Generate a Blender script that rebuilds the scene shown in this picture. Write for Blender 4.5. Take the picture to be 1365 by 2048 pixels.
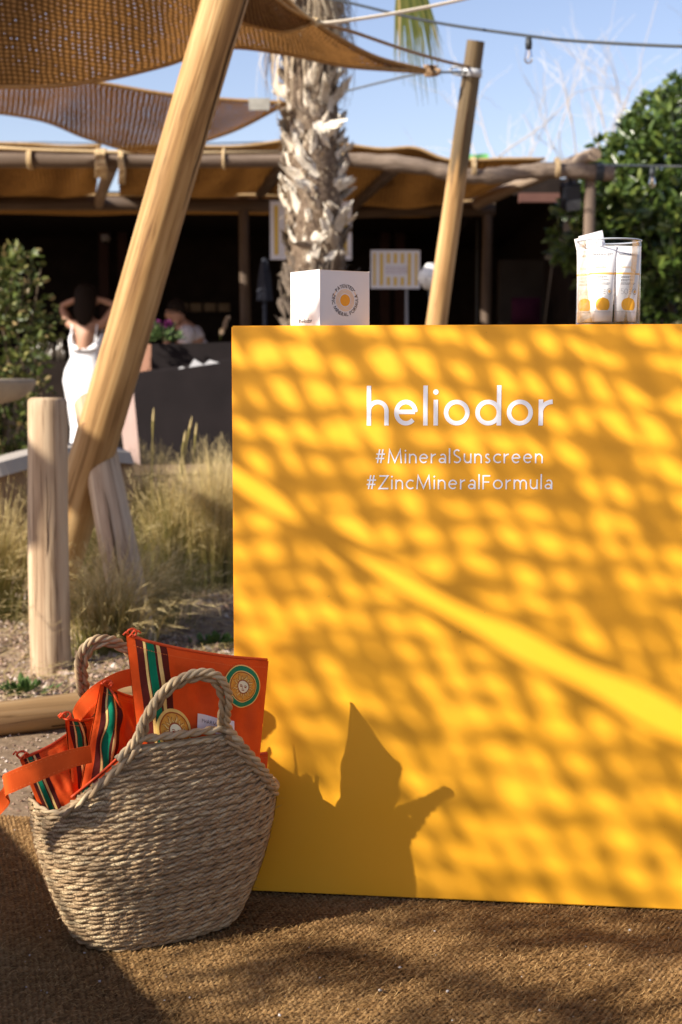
import bpy, bmesh, math, random
import numpy as np
from mathutils import Vector, Matrix, Quaternion

for o in list(bpy.data.objects):
    bpy.data.objects.remove(o)
SC = bpy.context.scene
COL = SC.collection
random.seed(7)
rng = np.random.default_rng(7)
PI = math.pi
R = math.radians

# ------------------------------------------------------------------ camera, sky, sun, exposure
PITCH = R(5.6)
FPX = 2844.0            # focal length in pixels of the 1365 x 2048 photograph (50 mm)
HC = 0.92               # eye height
cam = bpy.data.cameras.new('camera')
cam_o = bpy.data.objects.new('camera', cam)
COL.objects.link(cam_o)
cam.sensor_fit = 'VERTICAL'
cam.sensor_height = 36.0
cam.sensor_width = 24.0
cam.lens = 50.0
cam.clip_end = 500
cam_o.location = (0, 0, HC)
cam_o.rotation_euler = (R(90) - PITCH, 0, 0)
cam.dof.use_dof = True
cam.dof.focus_distance = 2.38
cam.dof.aperture_fstop = 5.6
SC.camera = cam_o

SUN_AZ, SUN_EL = R(58), R(29.8)          # light comes from camera left, a little behind
L = Vector((math.sin(SUN_AZ) * math.cos(SUN_EL), math.cos(SUN_AZ) * math.cos(SUN_EL), -math.sin(SUN_EL)))  # travel direction
world = bpy.data.worlds.new('World')
SC.world = world
world.use_nodes = True
wn = world.node_tree
sky = wn.nodes.new('ShaderNodeTexSky')
sky.sky_type = 'NISHITA'
sky.sun_disc = False
sky.sun_elevation = SUN_EL
sky.sun_rotation = math.atan2(-L.x, -L.y)
sky.air_density = 1.0
sky.dust_density = 0.6
sky.ozone_density = 1.6
tint = wn.nodes.new('ShaderNodeMix'); tint.data_type = 'RGBA'; tint.blend_type = 'MULTIPLY'
tint.inputs['Factor'].default_value = 1.0
tint.inputs['B'].default_value = (1.14, 0.97, 0.985, 1)      # camera white balance of the whole sky
wn.links.new(sky.outputs[0], tint.inputs['A'])
wn.links.new(tint.outputs['Result'], wn.nodes['Background'].inputs[0])
wn.nodes['Background'].inputs[1].default_value = 0.085
sun = bpy.data.lights.new('sun', 'SUN')
sun.energy = 4.6
sun.angle = R(0.53)
sun.color = (1.0, 0.92, 0.80)
sun_o = bpy.data.objects.new('sun', sun)
COL.objects.link(sun_o)
sun_o.rotation_mode = 'QUATERNION'
sun_o.rotation_quaternion = L.to_track_quat('-Z', 'Y')
sun_o.location = (-6, -3, 6)

vs = SC.view_settings
vs.view_transform = 'Standard'
vs.look = 'None'
vs.exposure = 1.12
vs.gamma = 1
vs.use_curve_mapping = False
SC.cycles.use_denoising = True
SC.cycles.max_bounces = 10
SC.cycles.transparent_max_bounces = 24
SC.cycles.caustics_reflective = False
SC.cycles.caustics_refractive = False

# ------------------------------------------------------------------ pixel <-> place helpers
SP, CP = math.sin(PITCH), math.cos(PITCH)
def ray(px, py):
    u = (px - 682.5) / FPX
    v = (1024 - py) / FPX
    return Vector((u, CP + v * SP, -SP + v * CP))
def PX(px, py, Y):
    d = ray(px, py)
    t = Y / d.y
    return Vector((d.x * t, Y, HC + d.z * t))
def GP(px, py, z=0.0):
    d = ray(px, py)
    t = (z - HC) / d.z
    return Vector((d.x * t, d.y * t, z))
def PLANE(px, py, p0, n):
    d = ray(px, py)
    o = Vector((0, 0, HC))
    t = (p0 - o).dot(n) / d.dot(n)
    return o + d * t
def catmull(pts, n):
    """smooth curve through pts, n samples"""
    P = [np.array(p, float) for p in pts]
    P = [2 * P[0] - P[1]] + P + [2 * P[-1] - P[-2]]
    m = len(P) - 3
    out = []
    for k in range(n):
        t = k / (n - 1) * m
        i = min(int(t), m - 1)
        f = t - i
        a, b, c, d = P[i], P[i + 1], P[i + 2], P[i + 3]
        out.append(0.5 * ((2 * b) + (c - a) * f + (2 * a - 5 * b + 4 * c - d) * f * f + (3 * b - a - 3 * c + d) * f ** 3))
    return np.array(out)

# ------------------------------------------------------------------ mesh building
class MB:
    def __init__(s):
        s.v = []; s.f = []; s.mi = []; s.uv = {}; s.tone = []
        s.cur = 0; s.t = 0.5
    def add(s, verts, faces, uvs=None):
        b = len(s.v)
        s.v.extend([tuple(map(float, p)) for p in verts])
        s.tone.extend([s.t] * (len(s.v) - b))
        for k, f in enumerate(faces):
            if uvs is not None:
                s.uv[len(s.f)] = [uvs[i] for i in f]
            s.f.append(tuple(b + i for i in f))
            s.mi.append(s.cur)
        return b
    def tube(s, pts, rad, sides=8, cap=True, uvlen=False):
        P = [Vector(p) for p in pts]
        n = len(P)
        if not hasattr(rad, '__len__'):
            rad = [rad] * n
        T = []
        for i in range(n):
            d = P[min(i + 1, n - 1)] - P[max(i - 1, 0)]
            T.append(d.normalized() if d.length > 1e-9 else Vector((0, 0, 1)))
        a = Vector((0, 0, 1)) if abs(T[0].z) < 0.9 else Vector((1, 0, 0))
        N = (a - T[0] * a.dot(T[0])).normalized()
        vs = []
        for i in range(n):
            N = (N - T[i] * N.dot(T[i]))
            N = N.normalized() if N.length > 1e-6 else T[i].orthogonal().normalized()
            B = T[i].cross(N)
            for k in range(sides):
                an = 2 * PI * k / sides
                vs.append(P[i] + (N * math.cos(an) + B * math.sin(an)) * rad[i])
        fs = []
        for i in range(n - 1):
            for k in range(sides):
                k2 = (k + 1) % sides
                fs.append((i * sides + k, i * sides + k2, (i + 1) * sides + k2, (i + 1) * sides + k))
        if cap:
            fs.append(tuple(range(sides))[::-1])
            fs.append(tuple((n - 1) * sides + k for k in range(sides)))
        s.add(vs, fs)
    def box(s, c, size, ax=None):
        c = Vector(c)
        X, Y, Z = ax if ax else (Vector((1, 0, 0)), Vector((0, 1, 0)), Vector((0, 0, 1)))
        hx, hy, hz = size[0] / 2, size[1] / 2, size[2] / 2
        vs = [c + X * (i * hx) + Y * (j * hy) + Z * (k * hz) for k in (-1, 1) for j in (-1, 1) for i in (-1, 1)]
        s.add(vs, [(0, 2, 3, 1), (4, 5, 7, 6), (0, 1, 5, 4), (2, 6, 7, 3), (0, 4, 6, 2), (1, 3, 7, 5)])
    def grid(s, P, uv=None, closed=False):
        n, m = len(P), len(P[0])
        vs = [P[i][j] for i in range(n) for j in range(m)]
        uvs = [uv[i][j] for i in range(n) for j in range(m)] if uv is not None else None
        fs = []
        for i in range(n - 1):
            for j in range(m if closed else m - 1):
                j2 = (j + 1) % m
                fs.append((i * m + j, i * m + j2, (i + 1) * m + j2, (i + 1) * m + j))
        s.add(vs, fs, uvs)
    def prism(s, poly, ext):
        """polygon (list of Vector) extruded by vector ext"""
        n = len(poly)
        e = Vector(ext)
        vs = [Vector(p) for p in poly] + [Vector(p) + e for p in poly]
        fs = [tuple(range(n))[::-1], tuple(range(n, 2 * n))]
        for i in range(n):
            j = (i + 1) % n
            fs.append((i, j, n + j, n + i))
        s.add(vs, fs)
    def mesh(s, name, mats, smooth=True, recalc=False):
        me = bpy.data.meshes.new(name)
        me.from_pydata(s.v, [], s.f)
        for m in (mats if isinstance(mats, (list, tuple)) else [mats]):
            me.materials.append(m)
        me.polygons.foreach_set('material_index', s.mi)
        me.polygons.foreach_set('use_smooth', [smooth] * len(s.f))
        if s.uv:
            ul = me.uv_layers.new(name='UVMap')
            li = 0
            arr = np.zeros((len(me.loops), 2))
            for k, f in enumerate(s.f):
                u = s.uv.get(k)
                if u is not None:
                    arr[li:li + len(f)] = u
                li += len(f)
            ul.data.foreach_set('uv', arr.ravel())
        if s.tone and (min(s.tone) != max(s.tone)):
            at = me.attributes.new('tone', 'FLOAT', 'POINT')
            at.data.foreach_set('value', s.tone)
        if recalc:
            bm = bmesh.new(); bm.from_mesh(me)
            bmesh.ops.recalc_face_normals(bm, faces=bm.faces)
            bm.to_mesh(me); bm.free()
        me.update()
        return me
    def obj(s, name, mats, parent=None, smooth=True, recalc=False):
        return link(name, s.mesh(name, mats, smooth, recalc), parent)

def link(name, data, parent=None):
    o = bpy.data.objects.new(name, data)
    COL.objects.link(o)
    if parent is not None:
        o.parent = parent
    return o
def rel(o, parent):
    """parent o, whose mesh is in world coordinates, to a parent with a transform"""
    o.parent = parent
    o.matrix_parent_inverse = parent.matrix_world.inverted()
    return o
def tag(o, label=None, cat=None, group=None, kind=None):
    if label: o['label'] = label
    if cat: o['category'] = cat
    if group: o['group'] = group
    if kind: o['kind'] = kind
    return o
def thing(name, label, cat, group=None, loc=(0, 0, 0)):
    o = link(name, None)
    o.location = loc
    o.empty_display_size = 0.05
    return tag(o, label, cat, group)
def arr_mesh(name, V, F, mats, smooth=False, tone=None, mi=None):
    """fast mesh from numpy arrays; F is (n,k) of equal sided faces"""
    me = bpy.data.meshes.new(name)
    V = np.asarray(V, np.float32); F = np.asarray(F, np.int32)
    n, k = F.shape
    me.vertices.add(len(V)); me.vertices.foreach_set('co', V.ravel())
    me.loops.add(n * k); me.loops.foreach_set('vertex_index', F.ravel())
    me.polygons.add(n)
    me.polygons.foreach_set('loop_start', np.arange(0, n * k, k, dtype=np.int32))
    me.polygons.foreach_set('loop_total', np.full(n, k, np.int32))
    for m in (mats if isinstance(mats, (list, tuple)) else [mats]):
        me.materials.append(m)
    if mi is not None:
        me.polygons.foreach_set('material_index', np.asarray(mi, np.int32))
    me.polygons.foreach_set('use_smooth', np.full(n, smooth, bool))
    if tone is not None:
        at = me.attributes.new('tone', 'FLOAT', 'POINT')
        at.data.foreach_set('value', np.asarray(tone, np.float32))
    me.update(calc_edges=True)
    me.validate()
    return me

# ------------------------------------------------------------------ materials
def new_mat(name):
    m = bpy.data.materials.new(name)
    m.use_nodes = True
    nt = m.node_tree
    return m, nt, nt.nodes['Principled BSDF'], nt.nodes['Material Output']
def N(nt, typ, **kw):
    n = nt.nodes.new(typ)
    for k, v in kw.items():
        if isinstance(k, str) and k.startswith('i_'):
            n.inputs[k[2:].replace('_', ' ')].default_value = v
        else:
            setattr(n, k, v)
    return n
def math_node(nt, op, a, b=None, c=None):
    n = nt.nodes.new('ShaderNodeMath'); n.operation = op
    for i, x in enumerate((a, b, c)):
        if x is None: continue
        if isinstance(x, (int, float)): n.inputs[i].default_value = x
        else: nt.links.new(x, n.inputs[i])
    return n.outputs[0]
def ramp(nt, fac, stops, interp='LINEAR'):
    r = nt.nodes.new('ShaderNodeValToRGB')
    r.color_ramp.interpolation = interp
    el = r.color_ramp.elements
    while len(el) < len(stops): el.new(0.5)
    for e, (p, c) in zip(el, stops):
        e.position = p; e.color = (*c, 1)
    nt.links.new(fac, r.inputs[0])
    return r.outputs[0]
def coords(nt, kind='Object', scale=(1, 1, 1), rot=(0, 0, 0)):
    tc = nt.nodes.new('ShaderNodeTexCoord')
    mp = nt.nodes.new('ShaderNodeMapping')
    mp.inputs['Scale'].default_value = scale
    mp.inputs['Rotation'].default_value = rot
    nt.links.new(tc.outputs[kind], mp.inputs[0])
    return mp.outputs[0]
def noise(nt, vec, scale, detail=4, rough=0.6, dist=0.0):
    n = nt.nodes.new('ShaderNodeTexNoise')
    n.inputs['Scale'].default_value = scale
    n.inputs['Detail'].default_value = detail
    n.inputs['Roughness'].default_value = rough
    n.inputs['Distortion'].default_value = dist
    nt.links.new(vec, n.inputs['Vector'])
    return n.outputs['Fac']
def bump(nt, height, bsdf, strength=0.3, dist=0.002):
    b = nt.nodes.new('ShaderNodeBump')
    b.inputs['Strength'].default_value = strength
    b.inputs['Distance'].default_value = dist
    nt.links.new(height, b.inputs['Height'])
    nt.links.new(b.outputs[0], bsdf.inputs['Normal'])
    return b
def setp(b, rough=None, spec=None, **kw):
    if rough is not None: b.inputs['Roughness'].default_value = rough
    if spec is not None: b.inputs['Specular IOR Level'].default_value = spec
def clear(name, tint=(1, 1, 1), ior=1.45, gloss=1.0):
    """thin clear plastic or glass sheet: see-through with a fresnel sheen"""
    m, nt, b, out = new_mat(name)
    fr = nt.nodes.new('ShaderNodeFresnel'); fr.inputs[0].default_value = ior
    gl = nt.nodes.new('ShaderNodeBsdfGlossy'); gl.inputs['Roughness'].default_value = 0.03
    tp = nt.nodes.new('ShaderNodeBsdfTransparent'); tp.inputs[0].default_value = (*tint, 1)
    mx = nt.nodes.new('ShaderNodeMixShader')
    nt.links.new(math_node(nt, 'MULTIPLY', fr.outputs[0], gloss), mx.inputs[0]); nt.links.new(tp.outputs[0], mx.inputs[1]); nt.links.new(gl.outputs[0], mx.inputs[2])
    nt.links.new(mx.outputs[0], out.inputs[0])
    return m
def simple(name, c1, c2=None, scale=8, rough=0.7, spec=0.3, bumps=0.0, bdist=0.002, kind='Object', stretch=(1, 1, 1), detail=5):
    m, nt, b, out = new_mat(name)
    setp(b, rough, spec)
    if c2 is None and not bumps:
        b.inputs['Base Color'].default_value = (*c1, 1)
        return m
    v = coords(nt, kind, stretch)
    n = noise(nt, v, scale, detail)
    col = ramp(nt, n, [(0.3, c1), (0.7, c2 or c1)])
    nt.links.new(col, b.inputs['Base Color'])
    if bumps: bump(nt, n, b, bumps, bdist)
    return m
def tone_mat(name, stops, rough=0.6, spec=0.3, translucent=0.0, vary=0.0, nscale=30, bumps=0.0, bdist=0.001):
    """colour by the 'tone' attribute of the piece (its own colour), plus some grain"""
    m, nt, b, out = new_mat(name)
    setp(b, rough, spec)
    a = nt.nodes.new('ShaderNodeAttribute'); a.attribute_name = 'tone'
    fac = a.outputs['Fac']
    if vary or bumps:
        nn = noise(nt, coords(nt), nscale, 4)
    if vary:
        fac = math_node(nt, 'ADD', fac, math_node(nt, 'MULTIPLY', math_node(nt, 'SUBTRACT', nn, 0.5), vary))
    col = ramp(nt, fac, stops)
    nt.links.new(col, b.inputs['Base Color'])
    if bumps: bump(nt, nn, b, bumps, bdist)
    if translucent:
        tr = nt.nodes.new('ShaderNodeBsdfTranslucent')
        nt.links.new(col, tr.inputs[0])
        mx = nt.nodes.new('ShaderNodeMixShader'); mx.inputs[0].default_value = translucent
        nt.links.new(b.outputs[0], mx.inputs[1]); nt.links.new(tr.outputs[0], mx.inputs[2])
        nt.links.new(mx.outputs[0], out.inputs[0])
    return m
def wood(name, c_dark, c_mid, c_light, crack=0.0, rough=0.65, scale=1.0, weather=None):
    # weather = (height above which the wood has gone grey, grey colour)
    """log: grain runs along the object's local Z"""
    m, nt, b, out = new_mat(name)
    setp(b, rough, 0.25)
    v = coords(nt, 'Object', (14 * scale, 14 * scale, 0.7 * scale))
    n1 = noise(nt, v, 2.2, 6, 0.6, 0.6)
    col = ramp(nt, n1, [(0.30, c_dark), (0.5, c_mid), (0.68, c_light)])
    v2 = coords(nt, 'Object', (1.2, 1.2, 0.5))
    n2 = noise(nt, v2, 3.0, 3)
    mx = nt.nodes.new('ShaderNodeMix'); mx.data_type = 'RGBA'; mx.blend_type = 'MULTIPLY'
    nt.links.new(ramp(nt, n2, [(0.3, (0.72, 0.68, 0.62)), (0.65, (1, 1, 1))]), mx.inputs['B'])
    nt.links.new(col, mx.inputs['A']); mx.inputs['Factor'].default_value = 0.8
    col = mx.outputs['Result']
    if weather:
        sz = nt.nodes.new('ShaderNodeSeparateXYZ'); tcw = nt.nodes.new('ShaderNodeTexCoord'); nt.links.new(tcw.outputs['Object'], sz.inputs[0])
        wz = math_node(nt, 'ADD', sz.outputs[2], math_node(nt, 'MULTIPLY', math_node(nt, 'SUBTRACT', noise(nt, coords(nt, 'Object', (9, 9, 1.2)), 2, 4), 0.5), 0.9))
        fz = math_node(nt, 'MULTIPLY', math_node(nt, 'SUBTRACT', wz, weather[0]), 6.0); fz.node.use_clamp = True
        mw = nt.nodes.new('ShaderNodeMix'); mw.data_type = 'RGBA'; mw.blend_type = 'MULTIPLY'
        nt.links.new(fz, mw.inputs['Factor']); nt.links.new(col, mw.inputs['A']); mw.inputs['B'].default_value = (*weather[1], 1)
        col = mw.outputs['Result']
    v3 = coords(nt, 'Object', (22 * scale, 22 * scale, 0.45 * scale))
    n3 = noise(nt, v3, 1.6, 5, 0.5, 0.3)
    line = ramp(nt, n3, [(0.475, (1, 1, 1)), (0.5, (0.25, 0.18, 0.12)), (0.525, (1, 1, 1))])
    m2 = nt.nodes.new('ShaderNodeMix'); m2.data_type = 'RGBA'; m2.blend_type = 'MULTIPLY'
    m2.inputs['Factor'].default_value = crack
    nt.links.new(col, m2.inputs['A']); nt.links.new(line, m2.inputs['B'])
    col = m2.outputs['Result']
    nt.links.new(col, b.inputs['Base Color'])
    bump(nt, math_node(nt, 'ADD', n1, math_node(nt, 'MULTIPLY', n3, 0.6)), b, 0.35, 0.004)
    return m
def burlap(name, base, glow, pitch, hole, trans=0.5, wob=0.35):
    """jute cloth: UV in metres, warp and weft with open meshes, lets light through"""
    m, nt, b, out = new_mat(name)
    setp(b, 0.9, 0.1)
    tc = nt.nodes.new('ShaderNodeTexCoord')
    uv = tc.outputs['UV']
    d = nt.nodes.new('ShaderNodeTexNoise'); d.inputs['Scale'].default_value = 9; d.inputs['Detail'].default_value = 3
    nt.links.new(uv, d.inputs['Vector'])
    va = nt.nodes.new('ShaderNodeVectorMath'); va.operation = 'MULTIPLY_ADD'
    nt.links.new(d.outputs['Color'], va.inputs[0]); va.inputs[1].default_value = (pitch * 2.5 * wob,) * 3
    nt.links.new(uv, va.inputs[2])
    sp = nt.nodes.new('ShaderNodeSeparateXYZ'); nt.links.new(va.outputs[0], sp.inputs[0])
    k = PI / pitch
    su = math_node(nt, 'ABSOLUTE', math_node(nt, 'SINE', math_node(nt, 'MULTIPLY', sp.outputs[0], k)))
    sv = math_node(nt, 'ABSOLUTE', math_node(nt, 'SINE', math_node(nt, 'MULTIPLY', sp.outputs[1], k)))
    h = math_node(nt, 'MULTIPLY', su, sv)
    big = nt.nodes.new('ShaderNodeTexNoise'); big.inputs['Scale'].default_value = 2.3; big.inputs['Detail'].default_value = 5
    nt.links.new(uv, big.inputs['Vector'])
    fine = nt.nodes.new('ShaderNodeTexNoise'); fine.inputs['Scale'].default_value = 0.55 / pitch; fine.inputs['Detail'].default_value = 2
    nt.links.new(uv, fine.inputs['Vector'])
    thr = math_node(nt, 'ADD', math_node(nt, 'MULTIPLY', math_node(nt, 'SUBTRACT', big.outputs['Fac'], 0.5), 0.35),
                    math_node(nt, 'ADD', 1.0 - hole, math_node(nt, 'MULTIPLY', math_node(nt, 'SUBTRACT', fine.outputs['Fac'], 0.5), 0.45)))
    al = math_node(nt, 'GREATER_THAN', h, thr)
    cf = math_node(nt, 'ADD', math_node(nt, 'MULTIPLY', fine.outputs['Fac'], 0.6), math_node(nt, 'MULTIPLY', h, 0.35))
    c1 = ramp(nt, cf, [(0.2, tuple(x * 0.6 for x in base)), (0.55, base), (0.8, tuple(min(1, x * 1.35) for x in base))])
    nt.links.new(c1, b.inputs['Base Color'])
    bm = bump(nt, h, b, 0.6, pitch * 0.25)
    bm.invert = True
    tr = nt.nodes.new('ShaderNodeBsdfTranslucent'); hg = math_node(nt, 'MULTIPLY', h, math_node(nt, 'ADD', 0.35, math_node(nt, 'MULTIPLY', fine.outputs['Fac'], 1.25)))
    nt.links.new(ramp(nt, hg, [(0.25, tuple(x * 0.35 for x in glow)), (0.85, tuple(min(0.9, x * 2.0) for x in glow))]), tr.inputs[0])
    mx = nt.nodes.new('ShaderNodeMixShader'); mx.inputs[0].default_value = trans
    nt.links.new(b.outputs[0], mx.inputs[1]); nt.links.new(tr.outputs[0], mx.inputs[2])
    tp = nt.nodes.new('ShaderNodeBsdfTransparent')
    m2 = nt.nodes.new('ShaderNodeMixShader')
    nt.links.new(al, m2.inputs[0]); nt.links.new(mx.outputs[0], m2.inputs[1]); nt.links.new(tp.outputs[0], m2.inputs[2])
    nt.links.new(m2.outputs[0], out.inputs[0])
    return m

M = {}
def yellow_vinyl():
    m, nt, b, out = new_mat('yellow_vinyl')
    setp(b, 0.45, 0.3)
    v = coords(nt)
    n1 = noise(nt, v, 2.5, 4)
    col = ramp(nt, n1, [(0.3, (0.86, 0.388, 0.019)), (0.7, (0.89, 0.412, 0.022))])
    # a few scuffs and specks of dirt
    sp = noise(nt, coords(nt, 'Object', (1, 1, 1)), 70, 2, 0.5)
    mx = nt.nodes.new('ShaderNodeMix'); mx.data_type = 'RGBA'
    nt.links.new(ramp(nt, sp, [(0.775, (0, 0, 0)), (0.80, (0.5, 0.5, 0.5))]), mx.inputs['Factor'])
    nt.links.new(col, mx.inputs['A']); mx.inputs['B'].default_value = (0.30, 0.14, 0.02, 1)
    nt.links.new(mx.outputs['Result'], b.inputs['Base Color'])
    nt.links.new(ramp(nt, noise(nt, v, 9, 5), [(0.3, (0.38, 0.38, 0.38)), (0.7, (0.55, 0.55, 0.55))]), b.inputs['Roughness'])
    bump(nt, math_node(nt, 'ADD', noise(nt, v, 3.0, 2), math_node(nt, 'MULTIPLY', noise(nt, v, 240, 2), 0.02)), b, 0.12, 0.01)
    return m
M['yellow'] = yellow_vinyl()
M['white_vinyl'] = simple('white_letter_vinyl', (0.90, 0.89, 0.90), None, rough=0.5)
M['black'] = simple('black_void', (0.008, 0.008, 0.008), None, rough=0.9, spec=0.1)
M['paper'] = simple('white_card', (0.70, 0.655, 0.635), (0.74, 0.695, 0.67), 12, 0.6, 0.25)
M['ink'] = simple('dark_ink', (0.045, 0.022, 0.015), None, rough=0.7)
M['orange_ink'] = simple('orange_ink', (0.80, 0.33, 0.02), None, rough=0.55)
M['pale_orange_ink'] = simple('pale_orange_ink', (0.85, 0.48, 0.17), None, rough=0.6)
M['pine'] = wood('pale_pine', (0.22, 0.115, 0.042), (0.40, 0.24, 0.095), (0.52, 0.345, 0.16), 0.65)
M['pine_grey'] = wood('weathered_pine', (0.28, 0.185, 0.11), (0.44, 0.32, 0.205), (0.54, 0.42, 0.285), 0.65)
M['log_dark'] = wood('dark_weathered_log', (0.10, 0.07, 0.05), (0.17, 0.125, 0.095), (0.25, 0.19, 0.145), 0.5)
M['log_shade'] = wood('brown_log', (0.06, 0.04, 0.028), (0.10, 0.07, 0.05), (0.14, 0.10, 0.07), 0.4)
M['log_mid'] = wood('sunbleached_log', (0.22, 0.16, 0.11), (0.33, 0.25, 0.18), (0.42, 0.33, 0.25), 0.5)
M['rope'] = simple('sisal_rope', (0.50, 0.36, 0.19), (0.62, 0.47, 0.28), 60, 0.85, 0.1, 0.5, 0.003)
M['rope_pale'] = simple('pale_rope', (0.72, 0.62, 0.47), (0.80, 0.70, 0.55), 80, 0.85, 0.1)
M['rope_brown'] = simple('brown_rope', (0.25, 0.16, 0.09), (0.36, 0.24, 0.14), 60, 0.9, 0.1)
M['steel'] = simple('galvanised_steel', (0.42, 0.43, 0.44), (0.52, 0.53, 0.54), 20, 0.35, 0.5)
M['cable'] = simple('black_cable', (0.03, 0.035, 0.04), None, rough=0.5)
M['wire'] = simple('grey_wire', (0.10, 0.11, 0.12), None, rough=0.5)

# ------------------------------------------------------------------ lettering: strokes -> ribbons laid on any surface
def A(cx, cy, rx, ry, a0, a1, n=16):
    return [(cx + rx * math.cos(R(a0 + (a1 - a0) * k / n)), cy + ry * math.sin(R(a0 + (a1 - a0) * k / n))) for k in range(n + 1)]
def glyph(ch, t):
    """(width, strokes) with x-height 1, ascender 1.55, cap height 1.45"""
    h = t / 2; a = 1.55; c = 1.45; w = 0.86
    arch = lambda x0, x1: [(x0, 0.5)] + A((x0 + x1) / 2, 0.57, (x1 - x0) / 2, 0.43 - h, 180, 0) + [(x1, 0)]
    if ch == 'h': return w, [[(h, 0), (h, a)], arch(h, w - h)]
    if ch == 'n': return w * .94, [[(h, 0), (h, 1)], arch(h, w * .94 - h)]
    if ch == 'm': return 1.36, [[(h, 0), (h, 1)], arch(h, .68), arch(.68, 1.36 - h)]
    if ch == 'e': return 0.92, [[(h + .02, .53), (.92 - h - .02, .53)] , A(.46, .5, .46 - h, .5 - h, 4, 318, 28)]
    if ch == 'l': return t, [[(h, 0), (h, a)]]
    if ch == 'i': return t * 1.15, [[(h * 1.15, 0), (h * 1.15, 1)], 'dot']
    if ch == 'o': return 1.0, [A(.5, .5, .5 - h, .5 - h, 0, 360, 32)]
    if ch == 'd': return 1.0, [A(.5, .5, .5 - h, .5 - h, 0, 360, 32), [(1 - h, 0), (1 - h, a)]]
    if ch == 'a': return 0.78, [[(.78 - h, 0), (.78 - h, .62)] + A(.44, .66, .34 - h, .34 - h, 8, 150, 12), A(.36, .29, .36 - h, .29 - h, 0, 360, 20)]
    if ch == 'r': return 0.55, [[(h, 0), (h, 1)], [(h, .5)] + A(.55, .52, .55 - h, .48 - h, 175, 92, 10)]
    if ch == 'u': return w * .94, [[(h, 1), (h, .42)] + A(w * .47, .43, w * .47 - h, .43 - h, 180, 360) + [(w * .94 - h, .43)], [(w * .94 - h, 0), (w * .94 - h, 1)]]
    if ch == 's': return 0.60, [A(.30, .74, .25 - h, .26 - h, 30, 230, 12)[:] + A(.30, .27, .30 - h, .27 - h, 70, -150, 14)]
    if ch == 'c': return 0.80, [A(.5, .5, .5 - h, .5 - h, 48, 312, 24)]
    if ch == '#': return 0.98, [[(.18, .02), (.42, c)], [(.52, .02), (.76, c)], [(.06, .95), (.98, .95)], [(0, .5), (.90, .5)]]
    k = c
    if ch == 'M': return 1.5, [[(h, 0), (.20, k - h), (.75, .12), (1.30, k - h), (1.5 - h, 0)]]
    if ch == 'S': return 0.85, [A(.42, k * .745, .36 - h, k * .255 - h, 35, 235, 14) + A(.42, k * .26, .42 - h, k * .26 - h, 70, -145, 16)]
    if ch == 'Z': return 1.0, [[(.06, k - h), (.94, k - h), (.04, h), (1.0, h)]]
    if ch == 'F': return 0.80, [[(h, 0), (h, k)], [(h, k - h), (.8, k - h)], [(h, .74), (.70, .74)]]
    if ch == 'P': return 0.82, [[(h, 0), (h, k)], [(h, k - h), (.42, k - h)] + A(.42, k * .73, .40 - h, k * .27 - h, 90, -90, 14) + [(h, k * .46 + h)]]
    if ch == 'A': return 1.2, [[(h, 0), (.6, k), (1.2 - h, 0)], [(.25, .45), (.95, .45)]]
    if ch == 'T': return 0.95, [[(0, k - h), (.95, k - h)], [(.475, 0), (.475, k)]]
    if ch == 'E': return 0.78, [[(h, 0), (h, k)], [(h, k - h), (.78, k - h)], [(h, .74), (.70, .74)], [(h, h), (.78, h)]]
    if ch == 'N': return 1.12, [[(h, 0), (h, k), (1.12 - h, 0), (1.12 - h, k)]]
    if ch == 'D': return 1.12, [[(h, 0), (h, k)], [(h, k - h), (.42, k - h)] + A(.42, k / 2, .70 - h, k / 2 - h, 90, -90, 18) + [(h, h)]]
    if ch == 'I': return t, [[(h, 0), (h, k)]]
    if ch == 'C': return 1.15, [A(.72, k / 2, .72 - h, k / 2 - h, 48, 312, 22)]
    if ch == 'R': return 0.92, [[(h, 0), (h, k)], [(h, k - h), (.42, k - h)] + A(.42, k * .73, .42 - h, k * .27 - h, 90, -90, 14) + [(h, k * .46 + h)], [(.40, k * .46), (.92 - h, 0)]]
    if ch == 'L': return 0.74, [[(h, k), (h, h), (.74, h)]]
    if ch == 'O': return 1.45, [A(.725, k / 2, .725 - h, k / 2 - h, 0, 360, 28)]
    if ch == 'U': return 1.05, [[(h, k), (h, .5)] + A(.525, .5, .525 - h, .5 - h, 180, 360) + [(1.05 - h, k)]]
    if ch == 'H': return 1.08, [[(h, 0), (h, k)], [(1.08 - h, 0), (1.08 - h, k)], [(h, .74), (1.08 - h, .74)]]
    if ch == '5': return 0.85, [[(.78, k - h), (.16, k - h), (.10, .78)] + A(.40, .46, .43 - h, .46 - h, 125, -150, 18)]
    if ch == '0': return 0.98, [A(.49, k / 2, .49 - h, k / 2 - h, 0, 360, 28)]
    if ch == '*': return 0.34, [A(.17, k - .25, .10, .10, 0, 360, 10)]
    return 0.45, []
def text_strokes(txt, t, gap=0.21):
    x = 0; out = []
    for ch in txt:
        w, st = glyph(ch, t)
        for s in st:
            if s == 'dot':
                out.append(('dot', (x + w / 2, 1.30), t * 0.62))
            else:
                out.append(('line', [(x + p[0], p[1]) for p in s], t))
        x += w + gap
    return x - gap, out
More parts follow.
